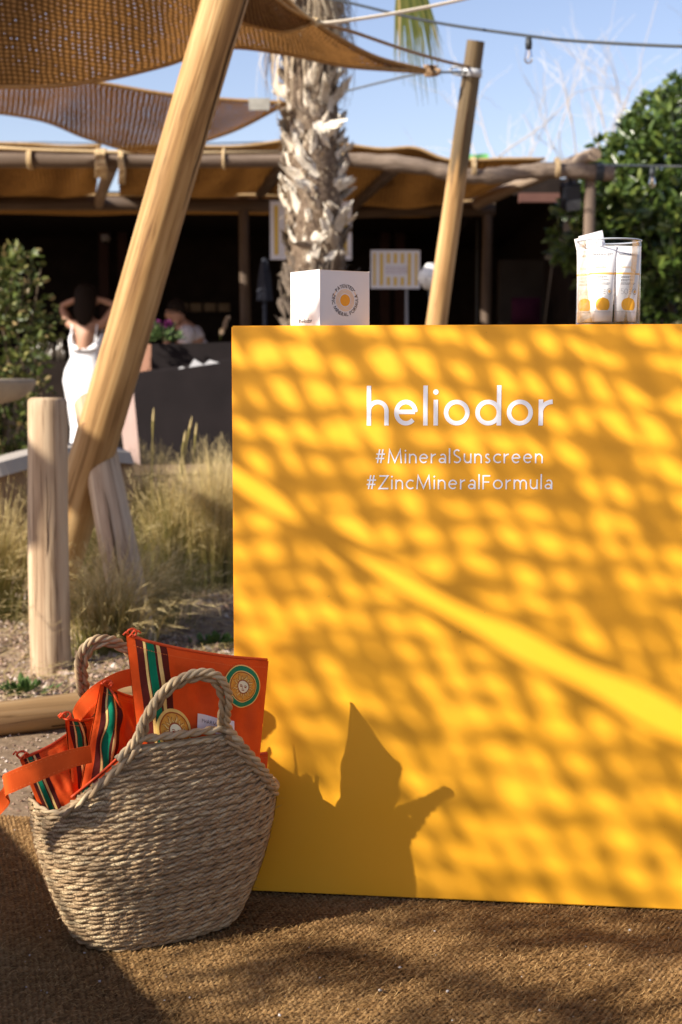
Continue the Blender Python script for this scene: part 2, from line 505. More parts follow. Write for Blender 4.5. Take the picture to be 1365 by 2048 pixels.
def ribbon2d(pts, t):
    q = [pts[0]]
    for p in pts[1:]:
        if math.hypot(p[0] - q[-1][0], p[1] - q[-1][1]) > 1e-7: q.append(p)
    pts = q
    n = len(pts)
    closed = n > 3 and math.hypot(pts[0][0] - pts[-1][0], pts[0][1] - pts[-1][1]) < 1e-6
    Lp, Rp = [], []
    for i in range(n):
        if closed and i in (0, n - 1):
            a, b, c = pts[n - 2], pts[0], pts[1]
        else:
            a, b, c = pts[max(i - 1, 0)], pts[i], pts[min(i + 1, n - 1)]
        d1 = np.array([b[0] - a[0], b[1] - a[1]]); d2 = np.array([c[0] - b[0], c[1] - b[1]])
        l1, l2 = np.linalg.norm(d1), np.linalg.norm(d2)
        d1 = d1 / l1 if l1 > 1e-9 else None; d2 = d2 / l2 if l2 > 1e-9 else None
        if d1 is None: d1 = d2
        if d2 is None: d2 = d1
        n1 = np.array([-d1[1], d1[0]]); n2 = np.array([-d2[1], d2[0]])
        m = n1 + n2
        lm = np.linalg.norm(m)
        m = m / lm if lm > 1e-6 else n1
        s = 1 / max(0.35, float(m.dot(n1)))
        Lp.append((b[0] + m[0] * s * t / 2, b[1] + m[1] * s * t / 2))
        Rp.append((b[0] - m[0] * s * t / 2, b[1] - m[1] * s * t / 2))
    return Lp, Rp
def lay_text(mb, txt, t, fn, size, x0=0, y0=0, gap=0.21, align='c'):
    """fn(x, y, lift) maps metres on the sheet to a place; size = x-height in metres"""
    w, st = text_strokes(txt, t, gap)
    off = -w / 2 if align == 'c' else 0
    k = 0
    for kind, s, th in st:
        lift = 2e-5 * (k % 7); k += 1
        if kind == 'dot':
            pts = A(s[0], s[1], th, th, 0, 360, 14)[:-1]
            mb.add([fn(x0 + (p[0] + off) * size, y0 + p[1] * size, lift) for p in pts], [tuple(range(len(pts)))])
        else:
            if len(s) == 2:   # subdivide straight strokes so that they follow a curved sheet
                s = [(s[0][0] + (s[1][0] - s[0][0]) * q / 4, s[0][1] + (s[1][1] - s[0][1]) * q / 4) for q in range(5)]
            a, b = ribbon2d(s, th)
            P = [[fn(x0 + (p[0] + off) * size, y0 + p[1] * size, lift) for p in (r1, r2)] for r1, r2 in zip(a, b)]
            mb.grid(P)
    return w * size
def lay_poly(mb, pts, fn, lift=0):
    mb.add([fn(x, y, lift) for x, y in pts], [tuple(range(len(pts)))])
def lay_ring(mb, cx, cy, r0, r1, fn, lift=0, n=40, a0=0, a1=360, sy=1.0):
    rs = np.linspace(r1, r0, max(2, int((r1 - r0) / 0.004) + 2))
    P = [[fn(cx + r * math.cos(R(a0 + (a1 - a0) * k / n)), cy + sy * r * math.sin(R(a0 + (a1 - a0) * k / n)), lift) for r in rs] for k in range(n + 1)]
    mb.grid(P)

# ------------------------------------------------------------------ ground
def ground():
    m, nt, b, out = new_mat('sandy_soil')
    setp(b, 0.95, 0.1)
    v = coords(nt)
    n1 = noise(nt, v, 1.7, 6); n2 = noise(nt, v, 45, 5)
    c1 = ramp(nt, n1, [(0.3, (0.23, 0.155, 0.105)), (0.6, (0.36, 0.27, 0.19))])
    mx = nt.nodes.new('ShaderNodeMix'); mx.data_type = 'RGBA'; mx.blend_type = 'MULTIPLY'; mx.inputs['Factor'].default_value = 0.8
    nt.links.new(c1, mx.inputs['A']); nt.links.new(ramp(nt, n2, [(0.3, (0.5, 0.45, 0.4)), (0.7, (1, 1, 1))]), mx.inputs['B'])
    nt.links.new(mx.outputs['Result'], b.inputs['Base Color'])
    bump(nt, n2, b, 0.8, 0.01)
    xs = np.concatenate([np.linspace(-150, -3, 12), np.linspace(-2.8, 2.0, 60), np.linspace(2.5, 150, 12)])
    ys = np.concatenate([np.linspace(-60, 1.0, 8), np.linspace(1.3, 8, 90), np.linspace(9, 250, 14)])
    X, Y = np.meshgrid(xs, ys, indexing='ij')
    Z = -0.022 + np.where((Y > 3.7) & (Y < 8.5) & (X < 1.5) & (X > -2.8),
                  0.018 * np.sin(X * 5.1 + Y * 2.3) * np.sin(Y * 4.3 - X) + 0.012 * np.sin(X * 11 + 1) * np.sin(Y * 9 + 2), 0)
    n_, m_ = X.shape
    V = np.stack([X, Y, Z], -1).reshape(-1, 3)
    idx = np.arange(n_ * m_).reshape(n_, m_)
    F = np.stack([idx[:-1, :-1], idx[1:, :-1], idx[1:, 1:], idx[:-1, 1:]], -1).reshape(-1, 4)
    tag(link('ground', arr_mesh('ground', V, F, m, True)), 'sandy soil ground around the counter', None, None, 'structure')
    # pale compacted path left of the mat
    m2 = simple('compacted_path', (0.15, 0.10, 0.06), (0.27, 0.195, 0.125), 40, 0.95, 0.1, 0.5, 0.01)
    xs = np.linspace(-2.6, 0.2, 60); ys = np.linspace(2.5, 3.62, 30)
    X, Y = np.meshgrid(xs, ys, indexing='ij')
    Z = -0.014 + 0.0025 * np.sin(X * 9 + Y * 3) * np.sin(Y * 13)
    V = np.stack([X, Y, Z], -1).reshape(-1, 3); n_, m_ = X.shape
    idx = np.arange(n_ * m_).reshape(n_, m_)
    F = np.stack([idx[:-1, :-1], idx[1:, :-1], idx[1:, 1:], idx[:-1, 1:]], -1).reshape(-1, 4)
    tag(link('path', arr_mesh('path', V, F, m2, True)), 'pale compacted path between mat and edging log', None, None, 'structure')
ground()

# ------------------------------------------------------------------ coir mat
def coir_mat():
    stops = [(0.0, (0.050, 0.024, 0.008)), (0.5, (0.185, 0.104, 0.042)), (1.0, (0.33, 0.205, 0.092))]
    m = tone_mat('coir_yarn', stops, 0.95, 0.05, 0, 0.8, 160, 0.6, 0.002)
    mf = tone_mat('coir_fibre', [(0, (0.13, 0.068, 0.023)), (0.6, (0.28, 0.16, 0.06)), (1, (0.46, 0.30, 0.13))], 0.85, 0.1)
    x0, x1, y0, y1 = -1.6, 2.0, 0.7, 2.90
    th = thing('coir_mat', 'brown knitted coir mat on the ground under counter and basket', 'mat')
    # the near zone of the mat, knitted loops as relief
    ax0, ax1, ay0, ay1 = -0.82, 0.78, 1.72, 2.90
    nx, ny = 800, 560
    xs = np.linspace(ax0, ax1, nx); ys = ay0 + (ay1 - ay0) * np.linspace(0, 1, ny) ** 1.15
    X, Y = np.meshgrid(xs, ys, indexing='ij')
    wob = 0.006 * np.sin(Y * 4.1 + 1.0) + 0.004 * np.sin(X * 7.3 + Y * 3)
    wob2 = 0.008 * np.sin(X * 5.2) + 0.004 * np.sin(X * 13 + Y * 5) + 0.12 * (X + 0.2)
    rowp, colp = 0.0112, 0.0090
    r = (Y + wob2) / rowp; row = np.floor(r); fr = r - row
    q = (X + wob) / colp + 0.9 * np.abs(fr - 0.5) * 2 * 0.7 + 0.37 * row
    col = np.floor(q); fq = q - col
    hsh = np.modf(np.abs(np.sin(row * 12.9898 + col * 78.233) * 43758.5453))[0]
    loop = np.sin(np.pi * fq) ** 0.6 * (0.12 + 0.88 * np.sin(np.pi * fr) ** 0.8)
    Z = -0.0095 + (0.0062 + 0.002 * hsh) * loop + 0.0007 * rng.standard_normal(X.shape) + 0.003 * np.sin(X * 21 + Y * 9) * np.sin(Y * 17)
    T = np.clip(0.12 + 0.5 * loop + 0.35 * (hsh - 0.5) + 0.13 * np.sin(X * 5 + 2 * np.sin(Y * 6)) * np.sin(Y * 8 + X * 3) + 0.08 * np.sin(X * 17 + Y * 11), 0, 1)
    V = np.stack([X, Y, Z], -1).reshape(-1, 3)
    idx = np.arange(nx * ny).reshape(nx, ny)
    F = np.stack([idx[:-1, :-1], idx[1:, :-1], idx[1:, 1:], idx[:-1, 1:]], -1).reshape(-1, 4)
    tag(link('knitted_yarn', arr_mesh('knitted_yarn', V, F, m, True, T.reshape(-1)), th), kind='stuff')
    mb = MB()
    for (a, b_, c, d) in ((x0, ax0, y0, y1), (ax1, x1, y0, y1), (ax0, ax1, y0, ay0)):
        mb.box(((a + b_) / 2, (c + d) / 2, -0.0085), (b_ - a - 0.001, d - c - 0.001, 0.008))
    mb.obj('mat_border', m, th, False)
    # loose coir fibres
    n = 60000
    fx = rng.uniform(ax0, ax1, n); fy = rng.uniform(1.74, 2.88, n)
    ang = rng.choice([0.35, -0.35], n) + rng.normal(0, 0.45, n)
    ln = rng.gamma(4, 0.0026, n) + 0.003; w = rng.uniform(0.00025, 0.0005, n)
    dz = rng.uniform(0.000, 0.006, n)
    px = np.stack([fx, fy, np.full(n, -0.0035) + rng.uniform(-0.002, 0.002, n)], -1)
    d = np.stack([np.cos(ang), np.sin(ang), np.zeros(n)], -1)
    s = np.stack([-np.sin(ang), np.cos(ang), np.zeros(n)], -1)
    mid = px + d * (ln * 0.5)[:, None] + s * rng.normal(0, 0.0015, n)[:, None]; mid[:, 2] += dz
    end = px + d * ln[:, None]; end[:, 2] += dz * 0.3
    V = np.stack([px - s * w[:, None], px + s * w[:, None], mid - s * w[:, None], mid + s * w[:, None], end, end + s * 0.0002], 1).reshape(-1, 3)
    base = np.arange(n)[:, None] * 6
    F = np.concatenate([base + np.array([[0, 1, 3, 2]]), base + np.array([[2, 3, 5, 4]])], 0)
    tone = np.repeat(rng.uniform(0, 1, n), 6)
    tag(link('loose_fibre', arr_mesh('loose_fibre', V, F, mf, False, tone), th), kind='stuff')
    # white grit on the mat
    g = MB()
    spots = [(870, 1862), (895, 1982), (1180, 1930), (1230, 1842), (380, 1995), (200, 1962), (330, 2000), (100, 1862), (95, 1985), (760, 1980), (1080, 2020), (1190, 2000), (905, 2040), (560, 2030), (1300, 1960), (640, 1955), (170, 1905), (60, 1910), (30, 1660), (1260, 1860), (800, 1935)]
    for k in range(36):
        spots.append((random.uniform(0, 1365), random.uniform(1830, 2045)))
    for k, (a, b_) in enumerate(spots):
        p = GP(a, b_, -0.001)
        if p.y > 2.30 and p.x > -0.2: continue
        s_ = random.uniform(0.002, 0.0042) if k < 21 else random.uniform(0.0007, 0.0018)
        pebble(g, p, s_)
    tag(g.obj('loose_grit', simple('pale_grit', (0.30, 0.27, 0.25), (0.50, 0.47, 0.44), 30, 0.9, 0.1), None), 'tiny white stone chips scattered over the coir mat', 'grit', None, 'stuff')
def pebble(mb, p, s):
    q = Quaternion((random.gauss(0, 1), random.gauss(0, 1), random.gauss(0, 1), random.gauss(0, 1))).normalized()
    vs = []
    for v in ((1, 0, 0), (-1, 0, 0), (0, 1, 0), (0, -1, 0), (0, 0, 1), (0, 0, -1)):
        w = q @ (Vector(v) * s * random.uniform(0.6, 1.3))
        vs.append(Vector(p) + Vector((w.x, w.y, w.z * 0.7)))
    mb.add(vs, [(0, 2, 4), (2, 1, 4), (1, 3, 4), (3, 0, 4), (2, 0, 5), (1, 2, 5), (3, 1, 5), (0, 3, 5)])
coir_mat()

# ------------------------------------------------------------------ yellow counter
CL = Vector((-0.1885, 2.461, 0)); CR = Vector((0.564, 2.368, 0))
CU = (CR - CL).normalized()                    # along the front
CNF = Vector((CU.y, -CU.x, 0)).normalized()    # outward, towards the camera
if CNF.y > 0: CNF = -CNF
CUP = Vector((0, 0, 1))
CW, CD, CH = 1.55, 0.42, 1.0
def counter():
    th = thing('counter', 'tall plain yellow promotional counter with white sunscreen lettering on its front', 'counter', None, CL)
    bm = bmesh.new()
    bmesh.ops.create_cube(bm, size=1)
    for v in bm.verts:
        p = CU * ((v.co.x + .5) * CW) - CNF * ((v.co.y + .5) * CD) + CUP * (0.0005 + (v.co.z + .5) * (CH - 0.0005))
        v.co = p
    bmesh.ops.bevel(bm, geom=[e for e in bm.edges], offset=0.0022, segments=2, affect='EDGES')
    bmesh.ops.recalc_face_normals(bm, faces=bm.faces)
    me = bpy.data.meshes.new('panel'); bm.to_mesh(me); bm.free()
    me.materials.append(M['yellow'])
    o = link('panel', me, th)
    mb = MB()
    c = CU * (CW / 2) - CNF * (CD / 2) + CUP * -0.006
    mb.box(c, (CW - 0.03, CD - 0.03, 0.016), (CU, -CNF, CUP))
    mb.obj('shadow_line', M['black'], th, False)  # black block stands in for the dark shadow line under the panel
    # lettering on the front, placed by its place on the panel
    def fn(x, y, lift): return CU * x + CUP * y + CNF * (0.0006 + lift)
    def on(px, py):
        p = PLANE(px, py, CL, CNF) - CL
        return p.dot(CU), p.z
    def word(txt, xa, xb, ybase, ytop, t, name, hgt, gap):
        a, ya = on(xa, ybase); b, yb = on(xb, ybase)
        w, _ = text_strokes(txt, t, gap)
        s = (b - a) / w
        mb = MB(); lay_text(mb, txt, t, lambda x, y, l: fn(x, ya + (y - ya) * 1.0 + (yb - ya) * (x - a) / (b - a), l), s, a, ya, gap, 'l')
        mb.obj(name, M['white_vinyl'], o, False)
    word('heliodor', 734, 1106, 851, 772, 0.172, 'lettering', 1.55, 0.215)
    word('#MineralSunscreen', 752, 1086, 926.5, 898, 0.150, 'lettering', 1.5, 0.27)
    word('#ZincMineralFormula', 734, 1105, 978.5, 950, 0.150, 'lettering', 1.5, 0.27)
counter()

# ------------------------------------------------------------------ white box on the counter
def carton():
    # near vertical edge of the box at px 640; footprint turned
    front = CL + CU * 0.0
    e = PX(640, 650, 2.445); e.z = CH
    lft = Vector((-0.55, 0.835, 0)).normalized()
    rgt = Vector((0.80, 0.60, 0)).normalized()
    rgt = Vector((-lft.y, lft.x, 0)); rgt = rgt if rgt.x > 0 else -rgt
    # measure widths by sight lines
    def hit(px, dirv):
        d = ray(px, 600); n = Vector((d.y, -d.x, 0))      # vertical sight plane through the eye
        t = -(e.dot(n)) / dirv.dot(n)
        return t
    wl, wr = hit(582, lft), hit(739, rgt)
    top = HC + ray(640, 539).z / ray(640, 539).y * e.y
    h = top - CH
    th = thing('product_box', 'white cardboard cube with orange sun emblem standing on the yellow counter', 'box', None, e)
    mb = MB()
    c = lft * (wl / 2) + rgt * (wr / 2) + CUP * (h / 2)
    bm = bmesh.new(); bmesh.ops.create_cube(bm, size=1)
    for v in bm.verts:
        v.co = c + lft * (v.co.x * wl) + rgt * (v.co.y * wr) + CUP * (v.co.z * h)
    bmesh.ops.bevel(bm, geom=list(bm.edges), offset=0.0006, segments=1, affect='EDGES')
    bmesh.ops.recalc_face_normals(bm, faces=bm.faces)
    me = bpy.data.meshes.new('carton'); bm.to_mesh(me); bm.free(); me.materials.append(M['paper'])
    card = link('carton', me, th)
    nr = -lft       # outward of the right-hand face
    nl = -rgt
    def fr(x, y, l): return rgt * x + CUP * y + nr * (0.0004 + l)
    def fl(x, y, l): return lft * x + CUP * y + nl * (0.0004 + l)
    cx, cy = wr * 0.505, h * 0.465
    rr = h * 0.108
    mb = MB(); lay_poly(mb, A(cx, cy, rr, rr, 0, 360, 36)[:-1], fr); mb.obj('sun_disc', M['orange_ink'], card, False)
    mb = MB()
    for k, r0 in enumerate((1.24, 1.48, 1.72)):
        lay_ring(mb, cx, cy, rr * r0, rr * (r0 + 0.09), fr)
    lay_ring(mb, cx, cy, rr * 2.32, rr * 2.41, fr, 0, 10, 14, 38)
    lay_ring(mb, cx, cy, rr * 2.32, rr * 2.41, fr, 0, 10, 142, 166)
    mb.obj('sun_rings', M['pale_orange_ink'], card, False)
    mb = MB()
    rt = rr * 2.08; sz = rr * 0.41
    def circ(txt, amid, outer, gap):
        w, _ = text_strokes(txt, 0.22, gap)
        W = w * sz
        def f(x, y, l):
            if outer:
                a = PI / 2 - x / (rt + 0.5 * sz) ; rad = rt + y
            else:
                a = -PI / 2 + x / (rt + 0.5 * sz); rad = rt + 1.45 * sz - y
            return fr(cx + rad * math.cos(a), cy + rad * math.sin(a), l)
        lay_text(mb, txt, 0.22, f, sz, 0, 0, gap)
    circ('PATENTED*', 90, True, 0.22)
    circ('ZINC MINERAL FORMULA', -90, False, 0.19)
    mb.obj('emblem_lettering', M['ink'], card, False)
    mb = MB()
    w, _ = text_strokes('#heliodor', 0.13, 0.22)
    # left face runs away to the left: text reads from far (left) to near
    lay_text(mb, '#heliodor', 0.20, lambda x, y, l: fl(wl * 0.72 - x, y, l), wl * 0.45 / w, 0, h * 0.055, 0.22, 'l')
    mb.obj('side_lettering', M['ink'], card, False)
carton()

# ------------------------------------------------------------------ clear cylinder with sunscreen tubes
JC = None
def tubes():
    global JC
    top_l, top_r = PX(1153, 640, 2.45), PX(1279, 640, 2.45)
    rad = (top_r.x - top_l.x) / 2
    jc = Vector(((top_l.x + top_r.x) / 2, 2.45, CH)); JC = jc
    hgt = (HC + ray(1216, 484).z / ray(1216, 484).y * 2.45) - CH
    m = clear('clear_acrylic', (0.985, 0.99, 0.995), 1.3, 0.7)
    jar = MB()
    n = 56
    ro, ri = rad, rad - 0.0022
    prof = [(0.0, 0.0), (ro - .001, 0.0), (ro, 0.001), (ro, hgt - 0.0008), (ro - 0.0008, hgt), (ri + 0.0005, hgt), (ri, hgt - 0.0006), (ri, 0.004), (0.0, 0.004)]
    jar.grid([[(r_ * math.cos(2 * PI * k / n), r_ * math.sin(2 * PI * k / n), z + 0.0005) for k in range(n)] for r_, z in prof], closed=True)
    th = thing('clear_jar', 'clear round acrylic jar full of sunscreen tubes at right end of counter', 'jar', None, jc)
    jw = jar.obj('jar_wall', m, th)
    mr = clear('acrylic_edge', (0.75, 0.80, 0.86), 1.6, 1.0)
    nt_ = mr.node_tree; df = nt_.nodes.new('ShaderNodeBsdfDiffuse'); df.inputs[0].default_value = (0.75, 0.79, 0.85, 1)
    mx_ = nt_.nodes.new('ShaderNodeMixShader'); mx_.inputs[0].default_value = 0.35
    so = nt_.nodes['Material Output'].inputs[0]; nt_.links.new(so.links[0].from_socket, mx_.inputs[1]); nt_.links.new(df.outputs[0], mx_.inputs[2]); nt_.links.new(mx_.outputs[0], so)
    rm = MB(); rm.tube([(rad * 0.992 * math.cos(a), rad * 0.992 * math.sin(a), hgt + 0.001) for a in np.linspace(0, 2 * PI, 49)], 0.0016, 6, False)
    rm.obj('jar_rim', mr, jw)
    mw, nt, b, out = new_mat('tube_plastic')
    b.inputs['Base Color'].default_value = (0.87, 0.84, 0.82, 1); setp(b, 0.38, 0.4)
    b.inputs['Subsurface Weight'].default_value = 0.0
    mcap = simple('tube_cap_plastic', (0.80, 0.72, 0.66), None, rough=0.35)
    morn = simple('tube_orange_print', (0.86, 0.38, 0.02), (0.90, 0.45, 0.03), 5, 0.4)
    mline = simple('tube_pale_orange', (0.88, 0.48, 0.12), None, rough=0.45)
    mink = simple('tube_grey_print', (0.07, 0.06, 0.06), None, rough=0.6)
    W, H = 0.046, 0.127       # tube: width at the crimp, length
    def surf(x, y, lift, back=False):
        """x along the width in metres (arc), y height; tube is cylinder at the cap and flat at the crimp"""
        f = min(1, max(0, (y - 0.018) / (H - 0.024)))
        r0 = 0.0185
        hw = r0 * (1 - f) + (W / 2) * f
        hd = r0 * (1 - f) ** 0.75 + 0.0011
        a = max(-PI / 2, min(PI / 2, x / hw))
        px = hw * math.sin(a); py = -hd * math.cos(a)
        if back: py = -py
        nx, ny = math.sin(a) / hw, math.cos(a) / hd
        ln = math.hypot(nx, ny); nx /= ln; ny /= ln
        return Vector((px + nx * lift, (py - ny * lift) if not back else (py + ny * lift), y))
    def build(label, loc, rz, tilt, tdir, rest):
        t = thing('sunscreen_tube', label, 'tube', 'sunscreen tubes in the clear jar')
        t.location = loc
        t.rotation_euler = Quaternion((math.cos(tdir), math.sin(tdir), 0), tilt).to_matrix().to_4x4().to_euler() if tilt else (0, 0, 0)
        q = Quaternion((math.cos(tdir), math.sin(tdir), 0), tilt) @ Quaternion((0, 0, 1), rz)
        t.rotation_mode = 'QUATERNION'; t.rotation_quaternion = q
        body = None
        for nm, me in rest:
            o_ = link(nm, me, t if nm in ('tube_body', 'tube_cap') else body)
            if nm == 'tube_body': body = o_
            if nm in ('fine_print', 'orange_print'): o_['kind'] = 'stuff'
    parts = []
    mb = MB(); ns = 48
    P = []
    for y in [0.017] + list(np.linspace(0.0185, H - 0.0065, 30)) + [H - 0.006, H]:
        row = []
        f = min(1, max(0, (y - 0.018) / (H - 0.024)))
        hw = 0.0185 * (1 - f) + (W / 2) * f; hd = 0.0185 * (1 - f) ** 0.75 + 0.0011
        if y >= H - 0.006: hd = 0.0009
        for k in range(ns):
            a = 2 * PI * k / ns
            row.append((hw * math.sin(a), -hd * math.cos(a), y))
        P.append(row)
    mb.grid(P, closed=True)
    mb.add(P[-1], [tuple(range(ns))])
    parts.append(('tube_body', mb.mesh('tube_body', mw)))
    mb = MB()
    P = [[(r_ * math.cos(2 * PI * k / ns), r_ * math.sin(2 * PI * k / ns), z) for k in range(ns)] for r_, z in ((0.0005, 0.0), (0.0172, 0.0), (0.0180, 0.0012), (0.0186, 0.016), (0.0180, 0.0172), (0.0005, 0.0172))]
    mb.grid(P, closed=True)
    parts.append(('tube_cap', mb.mesh('tube_cap', mcap)))
    S = lambda x, y, l: surf(x, y, 0.0004 + l)
    # print on the tube
    mb = MB()
    xs = np.linspace(-1, 1, 15)
    P = [[S(s * 0.034, y, 0) for s in xs] for y in (0.0790, 0.0822)]
    mb.grid(P)
    for bk in (0,):
        P = [[surf(s * 0.034, y, 0.0004, True) for s in xs] for y in (0.0790, 0.0822)]
        mb.grid(P)
    parts.append(('orange_band', mb.mesh('orange_band', mline)))
    mb = MB()
    # rising sun: circle cut flat below
    cx, cy, rr = 0.0, 0.0285, 0.0122
    pts = []
    for a in np.linspace(-50, 230, 30):
        pts.append((cx + rr * math.cos(R(a)), cy + rr * math.sin(R(a))))
    rows = []
    for k in range(9):
        yy = cy - rr * 0.766 + (rr * 1.766) * k / 8
        hw = math.sqrt(max(0, rr ** 2 - (yy - cy) ** 2))
        rows.append([S(cx + hw * s, yy, 0.0001) for s in np.linspace(-1, 1, 9)])
    mb.grid(rows)
    parts.append(('sun_print', mb.mesh('sun_print', morn)))
    mb = MB()
    lay_text(mb, 'PHARMASEPT', 0.17, S, 0.0029, 0, 0.1105, 0.30)
    lay_text(mb, '50', 0.06, S, 0.0062, -0.0135, 0.0460, 0.10, 'l')
    lay_ring(mb, 0.0115, 0.0505, 0.0045, 0.0050, S, 0, 20)
    for k, (yy, ww) in enumerate(((0.0760, 0.020), (0.0740, 0.014), (0.0705, 0.023), (0.0685, 0.012), (0.0650, 0.026), (0.0630, 0.024))):
        x = -0.0135
        end = x + ww
        while x < end:      # lines of small print
            l_ = random.uniform(0.0012, 0.0036)
            mb.grid([[S(x, yy, 0), S(min(x + l_, end), yy, 0)], [S(x, yy - 0.0008, 0), S(min(x + l_, end), yy - 0.0008, 0)]])
            x += l_ + 0.0007
    for yy in (0.0535, 0.0505, 0.0470):
        mb.grid([[S(0.0005, yy, 0), S(0.0045, yy, 0)], [S(0.0005, yy - .0007, 0), S(0.0045, yy - .0007, 0)]])
    parts.append(('fine_print', mb.mesh('fine_print', mink)))
    mb = MB()
    lay_text(mb, 'heliodor', 0.16, S, 0.0027, -0.0135, 0.0895, 0.22, 'l')
    mb.grid([[S(-0.0135, 0.0868, 0), S(0.006, 0.0868, 0)], [S(-0.0135, 0.0861, 0), S(0.006, 0.0861, 0)]])
    lay_poly(mb, A(0.0115, 0.0505, 0.0026, 0.0026, 0, 360, 14)[:-1], S)
    parts.append(('orange_print', mb.mesh('orange_print', mline)))
    z0 = CH + 0.0048
    build('sunscreen tube facing front, left of the pair at the front of the jar', jc + Vector((-0.0165, -0.030, z0 - CH)), R(-4), 0, 0, parts)
    build('sunscreen tube facing front, right of the pair at the front of the jar', jc + Vector((0.0235, -0.027, z0 - CH)), R(6), R(1.5), PI / 2, parts)
    build('sunscreen tube pressed against the left wall of the jar', jc + Vector((-0.0335, 0.006, z0 - CH)), R(-32), R(0.5), PI / 2, parts)
    build('sunscreen tube pressed against the right wall of the jar', jc + Vector((0.0325, 0.012, z0 - CH)), R(28), 0, 0, parts)
    build('tilted sunscreen tube whose pointed crimp rises highest above the jar rim', jc + Vector((0.004, 0.024, z0 - CH + 0.030)), R(14), R(-15), PI / 2 + 0.1, parts)
    build('leaning sunscreen tube showing its crimp at the left rim of the jar', jc + Vector((-0.010, 0.014, z0 - CH + 0.022)), R(-12), R(-11), PI / 2, parts)
tubes()

# ------------------------------------------------------------------ seagrass basket
BTH = R(30)
BX = Vector((math.cos(BTH), math.sin(BTH), 0))      # long axis, to the right and away
BY = Vector((-math.sin(BTH), math.cos(BTH), 0))     # towards the back
BC = Vector((-0.306, 2.298, -0.003))
ZLO, ZHI, ROWP = 0.238, 0.352, 0.0088
XF, XE = 0.074, 0.192                               # half length of the flat top, where the sloping rim ends
def half_axes(z):
    t = min(1, max(0, z / 0.25))
    s = math.sin(t * PI / 2) ** 0.9
    a = 0.136 + 0.070 * s
    b = 0.074 + 0.048 * s - max(0, z - 0.25) * 0.10
    if z < 0.02:                                    # rounded foot
        k = 1 - 0.07 * (1 - z / 0.02) ** 2
        a *= k; b *= k
    return a, b
def bpt(th, z, off=0.0):
    a, b = half_axes(z)
    e = 2 / 2.35
    c, s = math.cos(th), math.sin(th)
    x = (a + off) * math.copysign(abs(c) ** e, c); y = (b + off) * math.copysign(abs(s) ** e, s)
    return BC + BX * x + BY * y + CUP * z
def rim_z(x):
    lo = ZLO + (0.008 if x < 0 else -0.016)
    x = abs(x)
    if x <= XF: return ZHI
    if x >= XE: return lo
    return ZHI + (lo - ZHI) * (x - XF) / (XE - XF)
def arclen_path(pts, step):
    P = np.array(pts); d = np.linalg.norm(np.diff(P, axis=0), axis=1); s = np.concatenate([[0], np.cumsum(d)])
    n = max(2, int(s[-1] / step) + 1)
    q = np.linspace(0, s[-1], n)
    return np.stack([np.interp(q, s, P[:, i]) for i in range(3)], -1), s[-1]
def twisted(mb, pts, nstr, rad, strand, lay, sides=6, step=0.0038, phase=0.0, outward=None, flat=1.0, tones=(0.35, 0.9)):
    """rope of nstr strands laid round a path"""
    P, Ltot = arclen_path(pts, step)
    n = len(P)
    T = np.gradient(P, axis=0); T /= np.linalg.norm(T, axis=1)[:, None] + 1e-12
    s = np.linspace(0, Ltot, n)
    up = np.array([0, 0, 1.0]) if outward is None else np.array(outward)
    Nn = np.cross(T, up); ln = np.linalg.norm(Nn, axis=1)
    bad = ln < 1e-3
    Nn[bad] = [1, 0, 0]; ln[bad] = 1
    Nn /= ln[:, None]
    Bn = np.cross(Nn, T)
    for k in range(nstr):
        ph = 2 * PI * (s / lay) + 2 * PI * k / nstr + phase
        wv = 1 + 0.12 * np.sin(s * 97 + k * 2 + phase * 5) + 0.08 * np.sin(s * 213 + phase)
        C = P + Nn * (np.cos(ph) * rad * flat)[:, None] + Bn * (np.sin(ph) * rad)[:, None]
        t0 = random.uniform(*tones)
        V = []
        for j in range(sides):
            a = 2 * PI * j / sides
            V.append(C + (Nn * math.cos(a) + Bn * math.sin(a)) * (strand * wv)[:, None])
        V = np.stack(V, 1).reshape(-1, 3)
        fs = []
        for i in range(n - 1):
            for j in range(sides):
                j2 = (j + 1) % sides
                fs.append((i * sides + j, i * sides + j2, (i + 1) * sides + j2, (i + 1) * sides + j))
        b = len(mb.v)
        mb.v.extend(map(tuple, V.tolist()))
        tone = np.clip(t0 + 0.12 * np.sin(s * 31 + 7 * phase + k * 3) + 0.06 * np.sin(s * 83 + phase * 11 + k), 0, 1)
        mb.tone.extend(np.repeat(tone, sides).tolist())
        for f in fs:
            mb.f.append(tuple(b + i for i in f)); mb.mi.append(0)
